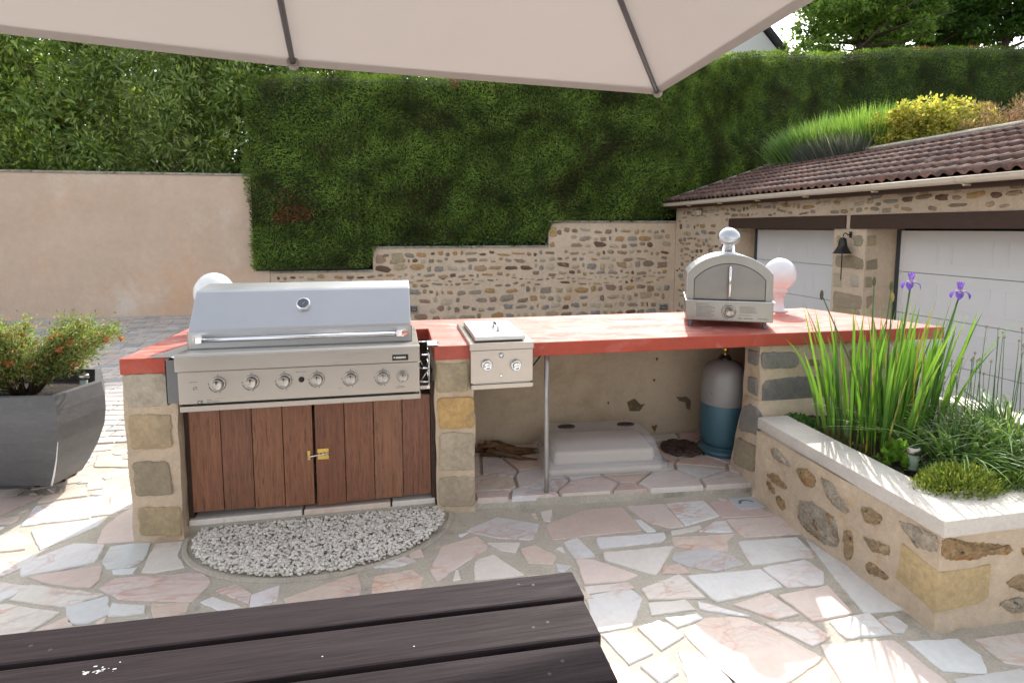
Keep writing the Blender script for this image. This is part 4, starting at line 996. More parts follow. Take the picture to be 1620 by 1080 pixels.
for i in range(8):
    P0 = corner[i]; q = ctrp+Vector((0,0,-.02)); e = P0.lerp(q, .02)+Vector((0,0,-.014)); mb = MB()
    mb.tube([e, e.lerp(q, .5), q+Vector((0,0,-.01))], .010, 8); rb_ = mb.build('rib', M['rib'], um)
    mb = MB(); d = (P0-ctrp).normalized(); mb.tube([P0-d*.045+Vector((0,0,-.012)), P0-d*.012+Vector((0,0,-.008)), P0+d*.004+Vector((0,0,-.003))], [.020,.019,.008], 10); mb.build('pocket', M['fabric'], rb_)
mb = MB(); mb.lathe([(0,-.10),(.05,-.10),(.06,-.06),(.06,.0),(.02,.03),(.02,.12),(0,.12)], tuple(ctrp), 'Z', 20); mb.build('hub', M['rib'], um)
mb = MB(); mb.tube([(-.235,-2.2,0),(-.235,-2.2,2.5),(-.235,-2.0,2.85),(-.235,.45,2.85),(-.235,.49,2.72)], .03, 12); mb.build('mast', M['rib'], um)
mb = MB(); mb.box(-.7,.25,-2.65,-1.75,.006,.08); mb.build('base', M['black'], um, bevel=.01)

# ================================================================== barrel pot on castors
pc = (-2.10, 3.70)
pt = empty('barrel_planter', (pc[0], pc[1], 0), 'dark grey faceted barrel pot on castors left of the counter', 'plant pot')
rim = [(-1.775,3.34),(-1.685,3.64),(-1.84,3.98),(-2.22,4.08),(-2.52,3.86),(-2.38,3.42)]
NS = len(rim); RV = [(x-pc[0], y-pc[1]) for x, y in rim]
prof = [(.64,.085),(.76,.16),(.89,.26),(.99,.37),(1.02,.46),(1.015,.54),(.985,.615)]
mb = MB()
def pp(i, k, h): return (pc[0]+RV[i % NS][0]*k, pc[1]+RV[i % NS][1]*k, h)
for i in range(NS):
    mb.col = (.10,.10,.103) if i == 0 else (.088,.088,.09)
    vs = []
    for r, h in prof: vs += [pp(i, r, h), pp(i+1, r, h)]
    mb.add(vs, [(j*2,j*2+1,j*2+3,j*2+2) for j in range(len(prof)-1)], False)
    r, h = prof[-1]; vs = []
    for rr_, hh in ((r,h),(r-.085,h+.002),(r-.10,h-.08)): vs += [pp(i, rr_, hh), pp(i+1, rr_, hh)]
    mb.add(vs, [(0,1,3,2),(2,3,5,4)])
mb.add([pp(i, .64, .085) for i in range(NS)], [tuple(range(NS))])
mb.build('pot', M['pot'], pt)
mb = MB(); mb.tube([pp(0, r, h) for r, h in prof[:4]], [.005,.0045,.003,.0015], 5); mb.build('chipped_edge', M['white_ink'], pt)
mb = MB(); mb.add([pp(i, .90, .545) for i in range(NS)], [tuple(range(NS))]); mb.build('soil', M['soil'], pt)
for px, py in ((35,770),(60,771),(101,762),(118,752)):
    x, y, _ = atz(px, py, 0); mb = MB()
    mb.lathe([(0,-.013),(.024,-.012),(.027,0),(.024,.012),(0,.013)], (x,y,.032), 'X', 14); mb.box(x-.016,x+.016,y-.012,y+.012,.05,.072); mb.build('castor', M['black'], pt)
mb = MB(); mb.lathe([(0,.072),(.19,.072),(.205,.078),(.20,.0835),(0,.084)], (pc[0]+.02,pc[1]-.02,0), 'Z', 30); mb.build('castor_tray', M['slate'], pt)
# ================================================================== rendered wall on the left
WY = 10.65
lw = empty('garden_wall', (-6, WY, 0), 'tall beige roughcast garden wall on the left', 'wall')
mb = MB(); mb.box(-16, -2.19, WY, WY+.20, -.3, 2.385); mb.build('wall', M['render'], lw)
mb = MB(); mb.box(-16, -2.17, WY-.02, WY+.23, 2.387, 2.425); mb.build('coping', M['coping_old'], lw, bevel=.004)
# ================================================================== stepped stone wall
sw = empty('stone_wall', (2, WY, 0), 'stepped rubble stone retaining wall under the clipped hedge', 'wall')
steps = [(-2.185,-.42,.70),(-.42,2.89,1.125),(2.89,5.546,1.60)]
mb = MB(); mb.prism([(-2.185,-.8),(5.546,-.8),(5.546,1.60),(2.89,1.60),(2.89,1.125),(-.42,1.125),(-.42,.70),(-2.185,.70)], 'Y', WY+.01, WY+.32)
mb.v = [(x, y, z) for x, y, z in mb.v]; mb.build('wall_body', M['mortar_far'], sw)
PW = lambda u, v, w_: (u, WY+.01-w_, v)
mb = MB()
rubble(mb, -2.15, 5.5, -.45, 1.57, PW, 14, (.075,.175), mask=lambda u, v: v < (.66 if u < -.36 else 1.08 if u < 2.95 else 1.56), h=.012, gap=.047, dens=.93, avoid=[(.2,.42,-.08,.07),(5.2,5.44,-.18,-.03)])
for u, v, a, b_, c in ((-.30,.93,.10,.16,(.38,.27,.20)),(.02,.95,.17,.17,(.38,.32,.20)),(2.98,1.42,.12,.17,(.46,.33,.15))):
    mb.col = c; slab(mb, rough_outline([(u-a/2*1.2,v-b_/2),(u+a/2*1.2,v-b_/2),(u+a/2*1.2,v+b_/2),(u-a/2*1.2,v+b_/2)], .03, .012, u, .1), PW, .017, .008, .02, dome=.004)
mb.build('rubble_stone', M['stone'], sw)
for a, b_, z in steps:
    mb = MB(); mb.box(a-.015, b_+(.0 if b_ < 5 else -.005), WY-.015, WY+.34, z+.002, z+.04); mb.build('coping', M['coping_old'], sw, bevel=.006)
for px, py, wv in ((655,489,.15),(1050,486,.19)):
    x, y, z = aty(px, py, WY-.02); mb = MB(); mb.box(x-wv/2, x+wv/2, WY-.022, WY+.0, z-.07, z+.07); gvv = mb.build('vent', M['coping_old'], sw, bevel=.004)
    mb = MB(); mb.box(x-wv/2+.02, x+wv/2-.02, WY-.026, WY-.023, z-.045, z+.045); mb.build('grille', M['slate'], gvv)
    mb = MB(); mb.box(x-wv/2+.035, x+wv/2-.035, WY-.030, WY-.027, z-.02, z-.005).box(x-wv/2+.035, x+wv/2-.035, WY-.030, WY-.027, z+.01, z+.022); mb.build('slat', M['coping_old'], gvv)

# ================================================================== clipped thuja hedge
def lerp1(x, pts):
    return float(np.interp(x, [p[0] for p in pts], [p[1] for p in pts]))
HT = [(-2.5,4.02),(-1.5,4.14),(1.35,4.28),(4.5,4.70),(5.5,4.84),(6.87,5.18),(9.07,5.70),(13.3,6.40),(17.2,6.67),(23,6.9)]
def hoff(x): return np.clip((np.asarray(x)-5.2)*.45, 0, 3.)
HB = [(-2.5,.78),(-.5,.80),(-.35,1.22),(2.8,1.22),(2.95,1.62),(5.5,1.7),(8,2.3),(23,2.5)]
hg = empty('hedge', (4, 11.5, 1.2), 'tall dark green clipped conifer hedge above the stone wall', 'hedge')
mb = MB(); nu, nv = 190, 34; vs = []
xs = np.linspace(-2.40, 23, nu+1)
def hface(x, t):   # front face y at height fraction t
    return float(hoff(x)) + (10.47 if x < -.6 else 10.60) - .12*min(1,t*3) + .06*math.sin(t*1.5) + .15*noise.noise(Vector((x*.8, t*3, 4))) + .05*noise.noise(Vector((x*2.5, t*9, 4))) - .12*math.exp(-((x+2.3)/.5)**2)*0
for j in range(nv+1):
    t = j/nv
    for x in xs:
        z0, z1 = lerp1(x, HB), lerp1(x, HT); rd = max(0, (t-.93)/.07)
        vs.append((x, hface(x, t)+.10+.22*rd**2, z0+(z1-z0)*t-.03))
mb.add(vs, [(j*(nu+1)+i, j*(nu+1)+i+1, (j+1)*(nu+1)+i+1, (j+1)*(nu+1)+i) for j in range(nv) for i in range(nu)])
n0 = nv*(nu+1); top = [vs[n0+i] for i in range(nu+1)]
mb.add([(x, y, z) for x, y, z in top]+[(x, 12.1+float(hoff(x)), z) for x, y, z in top]+[(x, 12.1+float(hoff(x)), .6) for x, y, z in top], [(i, i+1, nu+2+i, nu+1+i) for i in range(nu)]+[(nu+1+i, nu+2+i, 2*nu+3+i, 2*nu+2+i) for i in range(nu)])
mb.box(-2.42,-2.30,10.55,12.1,.82,3.95); mb.build('branch_core', M['core'], hg)
def hedge_sprigs(N, xr, mode, seed):
    rs = np.random.RandomState(seed)
    x = rs.uniform(*xr, N)
    z0 = np.interp(x, [p[0] for p in HB], [p[1] for p in HB]); z1 = np.interp(x, [p[0] for p in HT], [p[1] for p in HT])
    if mode == 'front':
        t = rs.uniform(0, 1, N); nz = np.array([noise.noise(Vector((a*1.3, b*4, 1))) for a, b in zip(x[::8], t[::8])]).repeat(8)[:N] if False else np.zeros(N)
        y = np.array([hface(a, b) for a, b in zip(x, t)]) + rs.uniform(-.05,.09,N); rd = np.maximum(0, (t-.94)/.06); y += .20*rd**2
        zz = z0+(z1-z0)*t; out = np.tile([0,-1,0], (N,1)).astype(float)
    elif mode == 'top':
        t = np.ones(N); y = rs.uniform(10.9, 12.1, N)+hoff(x); zz = z1+rs.uniform(-.05,.06,N)+.03*np.sin(x*7); out = np.tile([0,-.15,1], (N,1)).astype(float)
    else:
        t = rs.uniform(0,1,N); x = -2.40+rs.uniform(-.05,.04,N)+.05*np.sin(t*9); y = rs.uniform(10.42,12.0,N); zz = .80+3.2*t; y = np.where((zz < 2.45) & (y > 10.6), 12.0, y); out = np.tile([-1,-.2,0], (N,1)).astype(float)
        x += .10*np.maximum(0,(t-.93)/.07)**2
    P = np.stack([x,y,zz],1)
    sw_ = np.array([noise.noise(Vector((a*.9, b*1.3, 9)))*5 for a, b in zip(x, zz)]); D = out*rs.uniform(.2,1,(N,1)) + rs.normal(size=(N,3))*.45 + np.stack([np.sin(sw_)*.8, 0*sw_, .15+np.cos(sw_)*.5],1); 
    Nn = out + rs.normal(size=(N,3))*.6
    c = np.array([[.112,.188,.034],[.150,.235,.040],[.076,.138,.029],[.20,.285,.05],[.16,.16,.045]])
    col = c[rs.choice(5, N, p=[.3,.27,.2,.13,.10])]
    cl_ = np.array([noise.noise(Vector((a*1.1, b*1.4, c_))) for a, b, c_ in zip(x, zz, y)]); cl2_ = np.array([noise.noise(Vector((a*3.5+7, b*3.5, c_))) for a, b, c_ in zip(x, zz, y)])
    col = col*np.clip(1+.6*cl_+.8*cl2_, .35, 2)[:,None]
    brn = (cl_ < -.25) & (rs.rand(N) < .28); col[brn] = [.085,.06,.025]
    dd = ((x+1.78)/.40)**2+((zz-1.72-.12*(x+1.8))/.13)**2; m_ = (mode == 'front') & (dd+.5*cl2_ < 1) & (rs.rand(N) < .75); col[m_] = np.array([.26,.10,.045])*rs.uniform(.6,1.3,(m_.sum(),1))
    dd = ((x+1.85)/.2)**2+((zz-2.02)/.16)**2; m_ = (mode == 'front') & (dd < 1) & (rs.rand(N) < .35); col[m_] = [.20,.13,.05]
    for bx, bz, br in ((1.13,4.1,.10),(14.6,6.48,.35),(16.2,6.6,.3)):
        m_ = (np.abs(x-bx) < br) & (np.abs(zz-bz) < .12) & (rs.rand(N) < .6); col[m_] = [.28,.13,.07]
    if mode == 'top': col *= 1.9  # sunlit rim painted in: top sprigs get a brighter leaf colour
    return P, D, Nn, rs.uniform(.035,.085,N), rs.uniform(.011,.022,N), np.clip(col,0,1)
vsl, cll = [], []
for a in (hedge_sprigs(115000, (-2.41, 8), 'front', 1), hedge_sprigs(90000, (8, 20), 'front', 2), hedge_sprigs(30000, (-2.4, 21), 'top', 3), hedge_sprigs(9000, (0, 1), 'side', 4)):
    P, D, Nn, L, W, c = a; vsl.append(leafverts(P, D, Nn, L, W)); cll.append(c)
npmesh('foliage', np.concatenate(vsl), 4, np.concatenate(cll), M['thuja'], hg)

# ivy and low shrubs rooted behind the wall tops
def ivy(x0, x1, z, n, label, gname, seed, over=.10, hgt=.16, name='ivy_plant'):
    rs = np.random.RandomState(seed)
    x = rs.uniform(x0, x1, n); P = np.stack([x, rs.uniform(WY-over*.3, WY+.34, n), z+rs.uniform(-.02, hgt, n)*(.6+.5*np.sin(x*5+seed))], 1)
    D = rs.normal(size=(n,3))*.8+np.array([0,-.5,.2]); Nn = rs.normal(size=(n,3))+np.array([0,-1,1.2])
    col = pal([(.05,.13,.03),(.035,.09,.025),(.09,.19,.05),(.14,.22,.09)], n, .2)
    o = npmesh('foliage', leafverts(P, D, Nn, rs.uniform(.045,.08,n), rs.uniform(.035,.06,n)), 4, col, M['leaf_gloss'])
    o.name = name; tag(o, label, 'ivy', gname); return o
ivy(.75, 1.75, 1.17, 420, 'patch of pale green ivy along the middle wall coping, left of the step', 'ivy on the wall tops', 5)
ivy(1.9, 2.86, 1.17, 800, 'leafy green ivy mound beside the step in the stone wall', 'ivy on the wall tops', 6, hgt=.36)
ivy(3.6, 5.4, 1.64, 1300, 'dark green ivy growing along the top coping near the garage', 'ivy on the wall tops', 7, hgt=.42)
ivy(-.38, .7, 1.17, 300, 'low dark ivy at the left end of the middle coping', 'ivy on the wall tops', 8, hgt=.08)

# ================================================================== shrubs and trees
def blobs(n, x, y, z, seed):
    r_ = random.Random(seed); return [(r_.uniform(*x), r_.uniform(*y), r_.uniform(*z)) for _ in range(n)]
def crown(par, clumps, nper, lr, wr, cols, material, seed, droop=0., up=.3, spread=None, tip=None, name='crown', flat=1.):
    """clumps: list of (x,y,z,r)"""
    rs = np.random.RandomState(seed); Ps, Ds, Ns, Ls, Ws, Cs = [], [], [], [], [], []
    for (x, y, z, r) in clumps:
        n = int(nper*rs.uniform(.7,1.3)); d = unit(rs.normal(size=(n,3))); rad = r*rs.uniform(.35,1.,(n,1))**.6
        P = np.array([x,y,z])+d*rad*np.array([1,1,flat]); P[:,1] = np.where((P[:,2] < 2.62) & (P[:,1] < 10.98) & (P[:,0] < -2) & (P[:,1] > 9), 11.0, P[:,1]); D = d*.8+rs.normal(size=(n,3))*.5+np.array([0,0,up-droop]); Nn = rs.normal(size=(n,3))*.6+np.array([0,-.2,1.])
        base = np.array(cols)[rs.choice(len(cols), n)]*rs.uniform(.8,1.2,(n,1))*rs.uniform(.75,1.25)
        if tip is not None:
            k_ = (rs.rand(n) < tip[1]) & (d[:,2] > .1); base[k_] = tip[0]; D[k_] += np.array([0,0,.9])
        Ps.append(P); Ds.append(D); Ns.append(Nn); Ls.append(rs.uniform(*lr, n)); Ws.append(rs.uniform(*wr, n)); Cs.append(base)
    return npmesh(name, leafverts(np.concatenate(Ps), np.concatenate(Ds), np.concatenate(Ns), np.concatenate(Ls), np.concatenate(Ws)), 4, np.clip(np.concatenate(Cs),0,1), material, par)
def limbs(par, base, h, r, n, reach, seed, name='trunk', split=.3, up=(.3,1.)):
    rn = random.Random(seed); mb = MB(); x, y, z = base
    top = (x+rn.uniform(-.2,.2), y, z+h); mb.tube([(x,y,z-.2),(x+rn.uniform(-.1,.1),y,z+h*.4),top], [r, r*.75, r*.2], 8)
    for i in range(n):
        t = rn.uniform(split,.95); a = rn.uniform(0, 6.28); L = reach*rn.uniform(.5,1.1); p = (x+(top[0]-x)*t, y, z+h*t)
        u = rn.uniform(*up); q = (p[0]+L*.5*math.cos(a), p[1]+L*.5*math.sin(a), p[2]+L*.5*u); s = (p[0]+L*math.cos(a+.2), p[1]+L*math.sin(a+.2), p[2]+L*u*.9)
        mb.tube([p, q, s], [r*.4, r*.22, r*.06], 5)
    return mb.build(name, M['bark'], par)
# laurels behind the left wall: separate bushes
LC = [(.18,.29,.07),(.24,.36,.09),(.13,.215,.055),(.34,.44,.11),(.38,.47,.19)]
bushes = [(-8.9,11.6,1.5,3.7),(-7.3,11.5,1.35,4.0),(-5.7,11.6,1.4,3.6),(-4.2,11.5,1.3,3.4),(-2.9,11.9,1.2,3.9),(-1.3,12.9,1.3,4.2),(.6,13.0,1.2,4.3)]
lbl = ['broad laurel bush at the far left edge above the beige wall','large laurel with bright yellow green young tips above the beige wall','dark glossy laurel above the wall, second bush left of the bare gap','loose pale green laurel with narrow leaves above the right half of the beige wall','laurel rising right beside the left end of the clipped hedge','leafy shrub peeping over the left top corner of the clipped hedge','bright green shrub showing between hedge top and parasol edge']
for i, (x, y, r, h) in enumerate(bushes):
    e = empty('laurel_bush', (x, y, .9), lbl[i], 'shrub', 'laurels behind the garden wall')
    limbs(e, (x, y, .9), h*.75, .07, 9, 1.3, 40+i)
    rn = random.Random(70+i); cl_ = []
    nC = 125
    for k in range(nC):
        a = rn.uniform(0, 6.28); q = math.sqrt(rn.random()); zz = rn.uniform(.05, 1)
        prof_ = (1-.35*max(0,(zz-.6)/.4)**2)
        cl_.append((x+r*q*math.cos(a)*prof_*.95, y+.9*q*math.sin(a)*prof_-.1, 1.9+h*.98*zz-(.0 if zz < .9 else q*.5), rn.uniform(.22,.36)))
    narrow = i in (3,)
    crown(e, cl_, 105, (.11,.17), ((.026,.04) if narrow else (.04,.06)), LC if not narrow else [(.24,.33,.10),(.18,.26,.08),(.31,.40,.14)], M['leaf_gloss'], 90+i, droop=.45, tip=((.45,.56,.10), .14 if i in (1,0,2) else .07))
# sunlit shrubs behind, so light green shows through the gaps
for i, (x, y, z, r) in enumerate([(-8,15,3,2.2),(-4.6,15.5,3,2.3),(-1.2,16,3.2,2.3),(2.5,16.5,3.5,2.4)]):
    e = empty('garden_tree', (x, y, 1), ['light green tree glimpsed behind the far left laurels','light green tree glimpsed behind the middle laurels','light green tree behind the left corner of the hedge','light green tree behind the hedge under the parasol edge'][i], 'tree', 'trees behind the laurels')
    limbs(e, (x, y, 1), 3.5, .12, 8, 1.6, 10+i)
    rn = random.Random(i+3); crown(e, [(x+rn.gauss(0,r*.45), y+rn.gauss(0,.7), z+rn.uniform(-1.2,2.3), rn.uniform(.4,.7)) for _ in range(120)], 110, (.14,.24), (.08,.13), [(.08,.17,.03),(.12,.22,.04),(.05,.12,.03)], M['leaf'], 20+i)
# tall broadleaf trees at the right
TRL = [(1365,8,19.5,2.6,'airy light green tree beside the white gable with sky through its edge'),(1470,-10,21,3.4,'dense mid green tree above the middle of the right hedge'),(1600,-15,19.5,3.6,'dark layered tree at the far right above the hedge'),(1720,-60,20,3.5,'tree beyond the right edge of the hedge'),(1400,-30,26,3.5,'pale tree standing further behind the light green tree')]
for i, (px, py, Y, r, lab) in enumerate(TRL[:3]+TRL[4:]):
    x, y, z = aty(px, py, Y); e = empty('broadleaf_tree', (x, y, 2), lab, 'tree', 'tall trees behind the right hedge')
    limbs(e, (x, y, 2.2), z+.5, .22, 26, r*1.05, 30+i, split=.25, up=(.0,.5))
    rn = random.Random(50+i); cl_ = []
    for k in range(260 if i != 0 else 140):
        a = rn.uniform(0, 6.28); q = math.sqrt(rn.random()); zz = rn.uniform(-1.6,2.2); rr_ = r*(1-.25*abs(zz)/2)
        cl_.append((x+rr_*q*math.cos(a), y+r*.8*q*math.sin(a), z+zz+ (-.35*q), rn.uniform(.32,.6)))
    cc = [[(.20,.33,.06),(.27,.40,.08),(.15,.26,.06)],[(.11,.22,.045),(.16,.28,.06),(.08,.17,.04)],[(.09,.20,.04),(.13,.26,.05),(.06,.14,.035)],[(.15,.28,.07),(.19,.33,.08)]][i]
    crown(e, cl_, 130, (.13,.22), (.08,.14), cc, M['leaf'], 60+i, up=.0, flat=.38)
# house gable
hx, hy, hz = aty(1206, 44, 30); ex, ey, ez = aty(1234, 80, 30)
ho = empty('house', (hx-3, 30, 0), 'white rendered house gable with dark roof verge behind the hedge', 'house')
sl_ = (hz-ez)/(ex-hx); ax_ = hx-4.5; az = hz+sl_*4.5
mb = MB(); mb.prism([(2*ax_-ex,-1),(ex-.25,-1),(ex-.25,ez+.1),(ax_,az-.25),(2*ax_-ex+.25,ez)], 'Y', 30, 40); mb.build('wall', M['house'], ho)
mb = MB(); 
for s in (1,-1):
    p0 = (ax_, az); p1 = (ax_+s*(ex+.35-ax_), ez-.35*sl_); mb.prism([p0,p1,(p1[0],p1[1]+.32),(p0[0],p0[1]+.32)], 'Y', 29.7, 40.3)
mb.build('roof', M['slate'], ho)

# ================================================================== garage
GX = 5.55
ga = empty('garage', (GX+1, 6, -.5), 'low stone garage with brown tiled roof and two white doors', 'garage')
y1e = aty(0,0,1)[1]
P = lambda u, v, w_: (GX-w_, u, v)
cor = atx(1153, 400, GX)[1]; pA = atx(1318, 400, GX)[1]; pB = atx(1369, 400, GX)[1]
zb_, zt_ = 1.49, 1.655
mb = MB(); mb.box(GX, GX+.5, cor, 10.658, -.7, 1.98); mb.box(GX, GX+.5, pB, pA, -.7, zb_-.003).box(GX, GX+.5, -2, 2.7, -.7, zb_-.003)
mb.box(GX, GX+.5, 2.0, cor-.002, zt_+.003, 1.98).box(GX, GX+.5, pB+.02+.18, pA-.10, zb_, zt_)
mb.box(GX+.5, GX+.6, -2, 10.65, zb_-.001, 1.98)
mb.prism([(GX,1.982),(9.6,1.982),(9.6,2.2),(7.6,2.68),(GX,1.99)], 'Y', 10.5, 10.65)
gw = mb.build('wall', M['mortar_far'], ga)
mb = MB()
rubble(mb, 2.2, 10.6, zt_+.02, 1.93, P, 31, (.08,.13), h=.012, gap=.03, dens=.95)
rubble(mb, cor+.05, 10.6, -.3, zt_+.02, P, 32, (.08,.14), h=.012, gap=.035, dens=.9, mask=lambda u, v: True, fade=lambda u, v: .15+.5*max(0, 1-(u-cor)/1.0))
rubble(mb, 2.2, 2.68, -.3, zb_-.05, P, 33, (.08,.14), h=.012)
mb.build('rubble_stone', M['stone'], gw)
mb = MB(); k = 0
QF = {(1300,350,6.353): [([(150,150),(185,140),(200,200),(160,215)],G2),([(320,145),(400,140),(420,190),(400,255),(330,250)],G3),([(140,345),(330,345),(420,385),(420,485),(300,470),(140,450)],(.30,.24,.16)),([(120,520),(200,525),(200,660),(120,650)],G4),([(290,555),(370,550),(375,660),(295,655)],G1),([(120,700),(240,720),(430,760),(430,885),(260,880),(115,860)],(.33,.26,.18))]}
for (ox,oy,s), L in QF.items():
    for pts, c in L:
        q = [atx(ox+x/s, oy+y/s, GX) for x, y in pts]; q = [(min(max(a[1], pB+.004), pA-.004), a[2]) for a in q]; mb.col = c; slab(mb, rough_outline(q, .04, .012, k, .05), P, .012, .008, .02, dome=.004); k += 1
PR = lambda u, v, w_: (u, pB-w_, v)
for pts, c in [([(445,145),(540,140),(545,245),(450,250)],G2),([(445,400),(555,375),(560,480),(445,490)],(.30,.24,.16)),([(435,560),(500,555),(505,660),(430,665)],G3),([(445,760),(520,740),(525,800),(450,885)],(.33,.26,.18))]:
    q = [aty(1300+x/6.353, 350+y/6.353, pB) for x, y in pts]; q = [(max(a[0], GX+.005), a[2]) for a in q]; mb.col = c; slab(mb, rough_outline(q, .03, .008, k, .05), PR, .008, .006, .02); k += 1
q = [(.15,.0),(.45,.0),(.45,.3),(.15,.3)]
for i in range(5):
    z0 = -.45+i*.36
    if z0 > .3: continue
    mb.col = G2; slab(mb, rough_outline([(pB+.02,z0),(pA-.05,z0),(pA-.05,z0+.22),(pB+.02,z0+.22)], .04, .012, i, .05), P, .012, .008, .02)
mb.build('pillar_stone', M['quoin'], gw)
# beams
yj = atx(1344, 340, GX)[1]
for a, b_ in ((yj+.04, cor-.0), (2.2, yj-.045)):
    mb = MB(); mb.box(GX-.03, GX+.46, a, b_, zb_, zt_); mb.build('beam', M['beam'], ga, bevel=.008)
# doors in the recess
DX = GX+.46
def gdoor(y0, y1):
    mb = MB(); zf = -.52; sec = (zb_-.02-zf)/4
    for i in range(4):
        z0 = zf+i*sec; mb.box(DX, DX+.04, y0, y1, z0+.003, z0+sec-.003)
    d = mb.build('garage_door', M['door_white'], ga, bevel=.004)
    mb = MB(); npan = max(2, int(round((y1-y0)/.60))); pw_ = (y1-y0)/npan
    for i in range(4):
        z0 = zf+i*sec
        for j in range(npan):
            a, b_ = y0+j*pw_+.07, y0+(j+1)*pw_-.07; c, e = z0+.11, z0+sec-.11
            for q in ((a,b_,c,c+.016),(a,b_,e-.016,e),(a,a+.016,c+.0165,e-.0165),(b_-.016,b_,c+.0165,e-.0165)): mb.box(DX-.005, DX+.001, *q)
            mb.box(DX-.002, DX+.001, a+.03, b_-.03, c+.03, e-.03)
    mb.build('panel_moulding', M['door_white'], d)
    mb = MB(); mb.box(DX-.03, DX-.002, y0-.02, y0+.012, -.5, zb_-.01).box(DX-.03, DX-.002, y1-.012, y1+.02, -.5, zb_-.01); mb.build('seal', M['slate'], d)
yl = aty(1207, 400, cor)[0]
gdoor(pA-.32, cor-.10); gdoor(2.3, atx(1423, 400, DX)[1])
mb = MB(); ys_ = atx(1423, 400, DX)[1]; mb.box(DX-.02, DX+.05, ys_+.025, pB+.30, -.6, zb_-.004); mb.box(DX+.06, DX+.10, pA-.5, cor, -.6, zb_-.004); mb.build('door_jamb', M['mortar_far'], ga)
# lean reveal return at right of pillar reaches the door plane
# roof
RX0, RZ0, RX1, RZ1 = 5.33, 2.0, 7.55, 2.72; RY0, RY1 = -1.0, 10.72
sl2 = math.hypot(RX1-RX0, RZ1-RZ0); ux, uz = (RX1-RX0)/sl2, (RZ1-RZ0)/sl2; nx_, nz_ = -uz, ux
per = .135; ncourse = 7; rny = int((RY1-RY0)/per)*6
mb = MB(); rn = random.Random(8)
TC = [(.14,.075,.058),(.115,.064,.052),(.17,.095,.072),(.10,.058,.05),(.16,.08,.058)]
ysr = [RY1-(RY1-RY0)*i/rny for i in range(rny+1)]
def prof_t(y):
    f = ((RY1-y)/per) % 1; return .034*max(0, math.sin(math.pi*min(1, f/.62)))**.7 if f < .62 else 0
for c in range(ncourse):
    d0, d1 = sl2*c/ncourse, sl2*(c+1)/ncourse+.03; vs = []
    for j, (d, lift) in enumerate(((d0, .026), (d0, .040), (d1, .006))):
        for y in ysr:
            h = prof_t(y)+lift-(.018 if j == 0 else 0); vs.append((RX0+ux*d+nx_*h, y, RZ0+uz*d+nz_*h))
    n = len(vs)//3
    for i in range(n-1):
        pass
    base = len(mb.v); mb.v += vs
    for j in range(2):
        for i in range(n-1):
            if i % 6 == 0: colr = jc(rn.choice(TC), rn)
            mb.f.append((base+j*n+i, base+j*n+i+1, base+(j+1)*n+i+1, base+(j+1)*n+i)); mb.mi.append(0); mb.sm.append(j == 1); mb.c.append(colr); mb.hascol = True
rf = mb.build('roof', M['rooftile'], ga)
mb = MB(); mb.prism([(RX0,RZ0-.03),(RX1,RZ1-.03),(RX1,RZ1+.0),(RX0,RZ0+.0)], 'Y', RY0, RY1); mb.box(RX0+.03, RX0+.06, RY0, RY1, RZ0-.13, RZ0-.032).box(RX0+.062, GX-.002, RY0, RY1, RZ0-.05, RZ0-.035)
mb.build('roof_deck', M['beam'], rf)
mb = MB(); mb.tube([(RX1+.0, RY0, RZ1+.04),(RX1, RY1, RZ1+.04)], .05, 8); mb.build('ridge', M['coping_old'], rf)
mb = MB(); 
for i in range(14): mb.box(0,0.001,0,.001,0,.001) if False else None
mb.tube([(RX0-.01+ux*sl2*t, RY1+.012, RZ0+.035+uz*sl2*t) for t in (0,.5,1)], .028, 8); mb.build('verge_tile', M['coping_old'], rf)
# gutter
mb = MB(); gr_ = .058; cx_, cz_ = RX0-.045, RZ0-.025; n = 12
for r_, s in ((gr_, 1), (gr_-.005, -1)):
    vs = []
    for y in (RY1+.02, RY0):
        for i in range(n+1):
            a = math.pi+math.pi*i/n; vs.append((cx_+r_*math.cos(a), y, cz_+r_*math.sin(a)))
    mb.add(vs, [(i, i+1, n+2+i, n+1+i) for i in range(n)], True)
vs = [(cx_+gr_*math.cos(math.pi+math.pi*i/n), RY1+.02, cz_+gr_*math.sin(math.pi+math.pi*i/n)) for i in range(n+1)]; mb.add(vs, [tuple(range(n+1))])
mb.tube([(cx_-gr_, RY1+.02, cz_+.003),(cx_-gr_, RY0, cz_+.003)], .007, 6)
gt = mb.build('gutter', M['pvc'], ga)
for px in (1083, 1131, 1190, 1265, 1372, 1515):
    y = atx(px, 310, cx_-gr_)[1]; mb = MB(); vs = []
    for yy in (y-.02, y+.02):
        for i in range(n+1):
            a = math.pi+math.pi*i/n; vs.append((cx_+(gr_+.005)*math.cos(a), yy, cz_+(gr_+.005)*math.sin(a)))
    mb.add(vs, [(i, i+1, n+2+i, n+1+i) for i in range(n)], True)
    mb.box(cx_, RX0+.03, y-.012, y+.012, cz_-gr_-.02, cz_-gr_+.0); mb.build('bracket', M['pvc'], gt)
# wall lamp
x, y, z = atx(1106, 336, GX-.05)
e = empty('wall_lamp', (x, y, z), 'small square wall lamp under the gutter end of the garage', 'wall lamp')
mb = MB(); mb.box(GX-.02, GX-.012, y-.04, y+.04, z-.06, z+.06).box(GX-.09, GX-.02, y-.045, y+.045, z+.045, z+.06); mb.build('lamp_body', M['slate'], e, bevel=.004)
mb = MB(); mb.box(GX-.085, GX-.022, y-.038, y+.038, z-.05, z+.043); mb.build('lamp_glass', M['pvc'], e, bevel=.006)
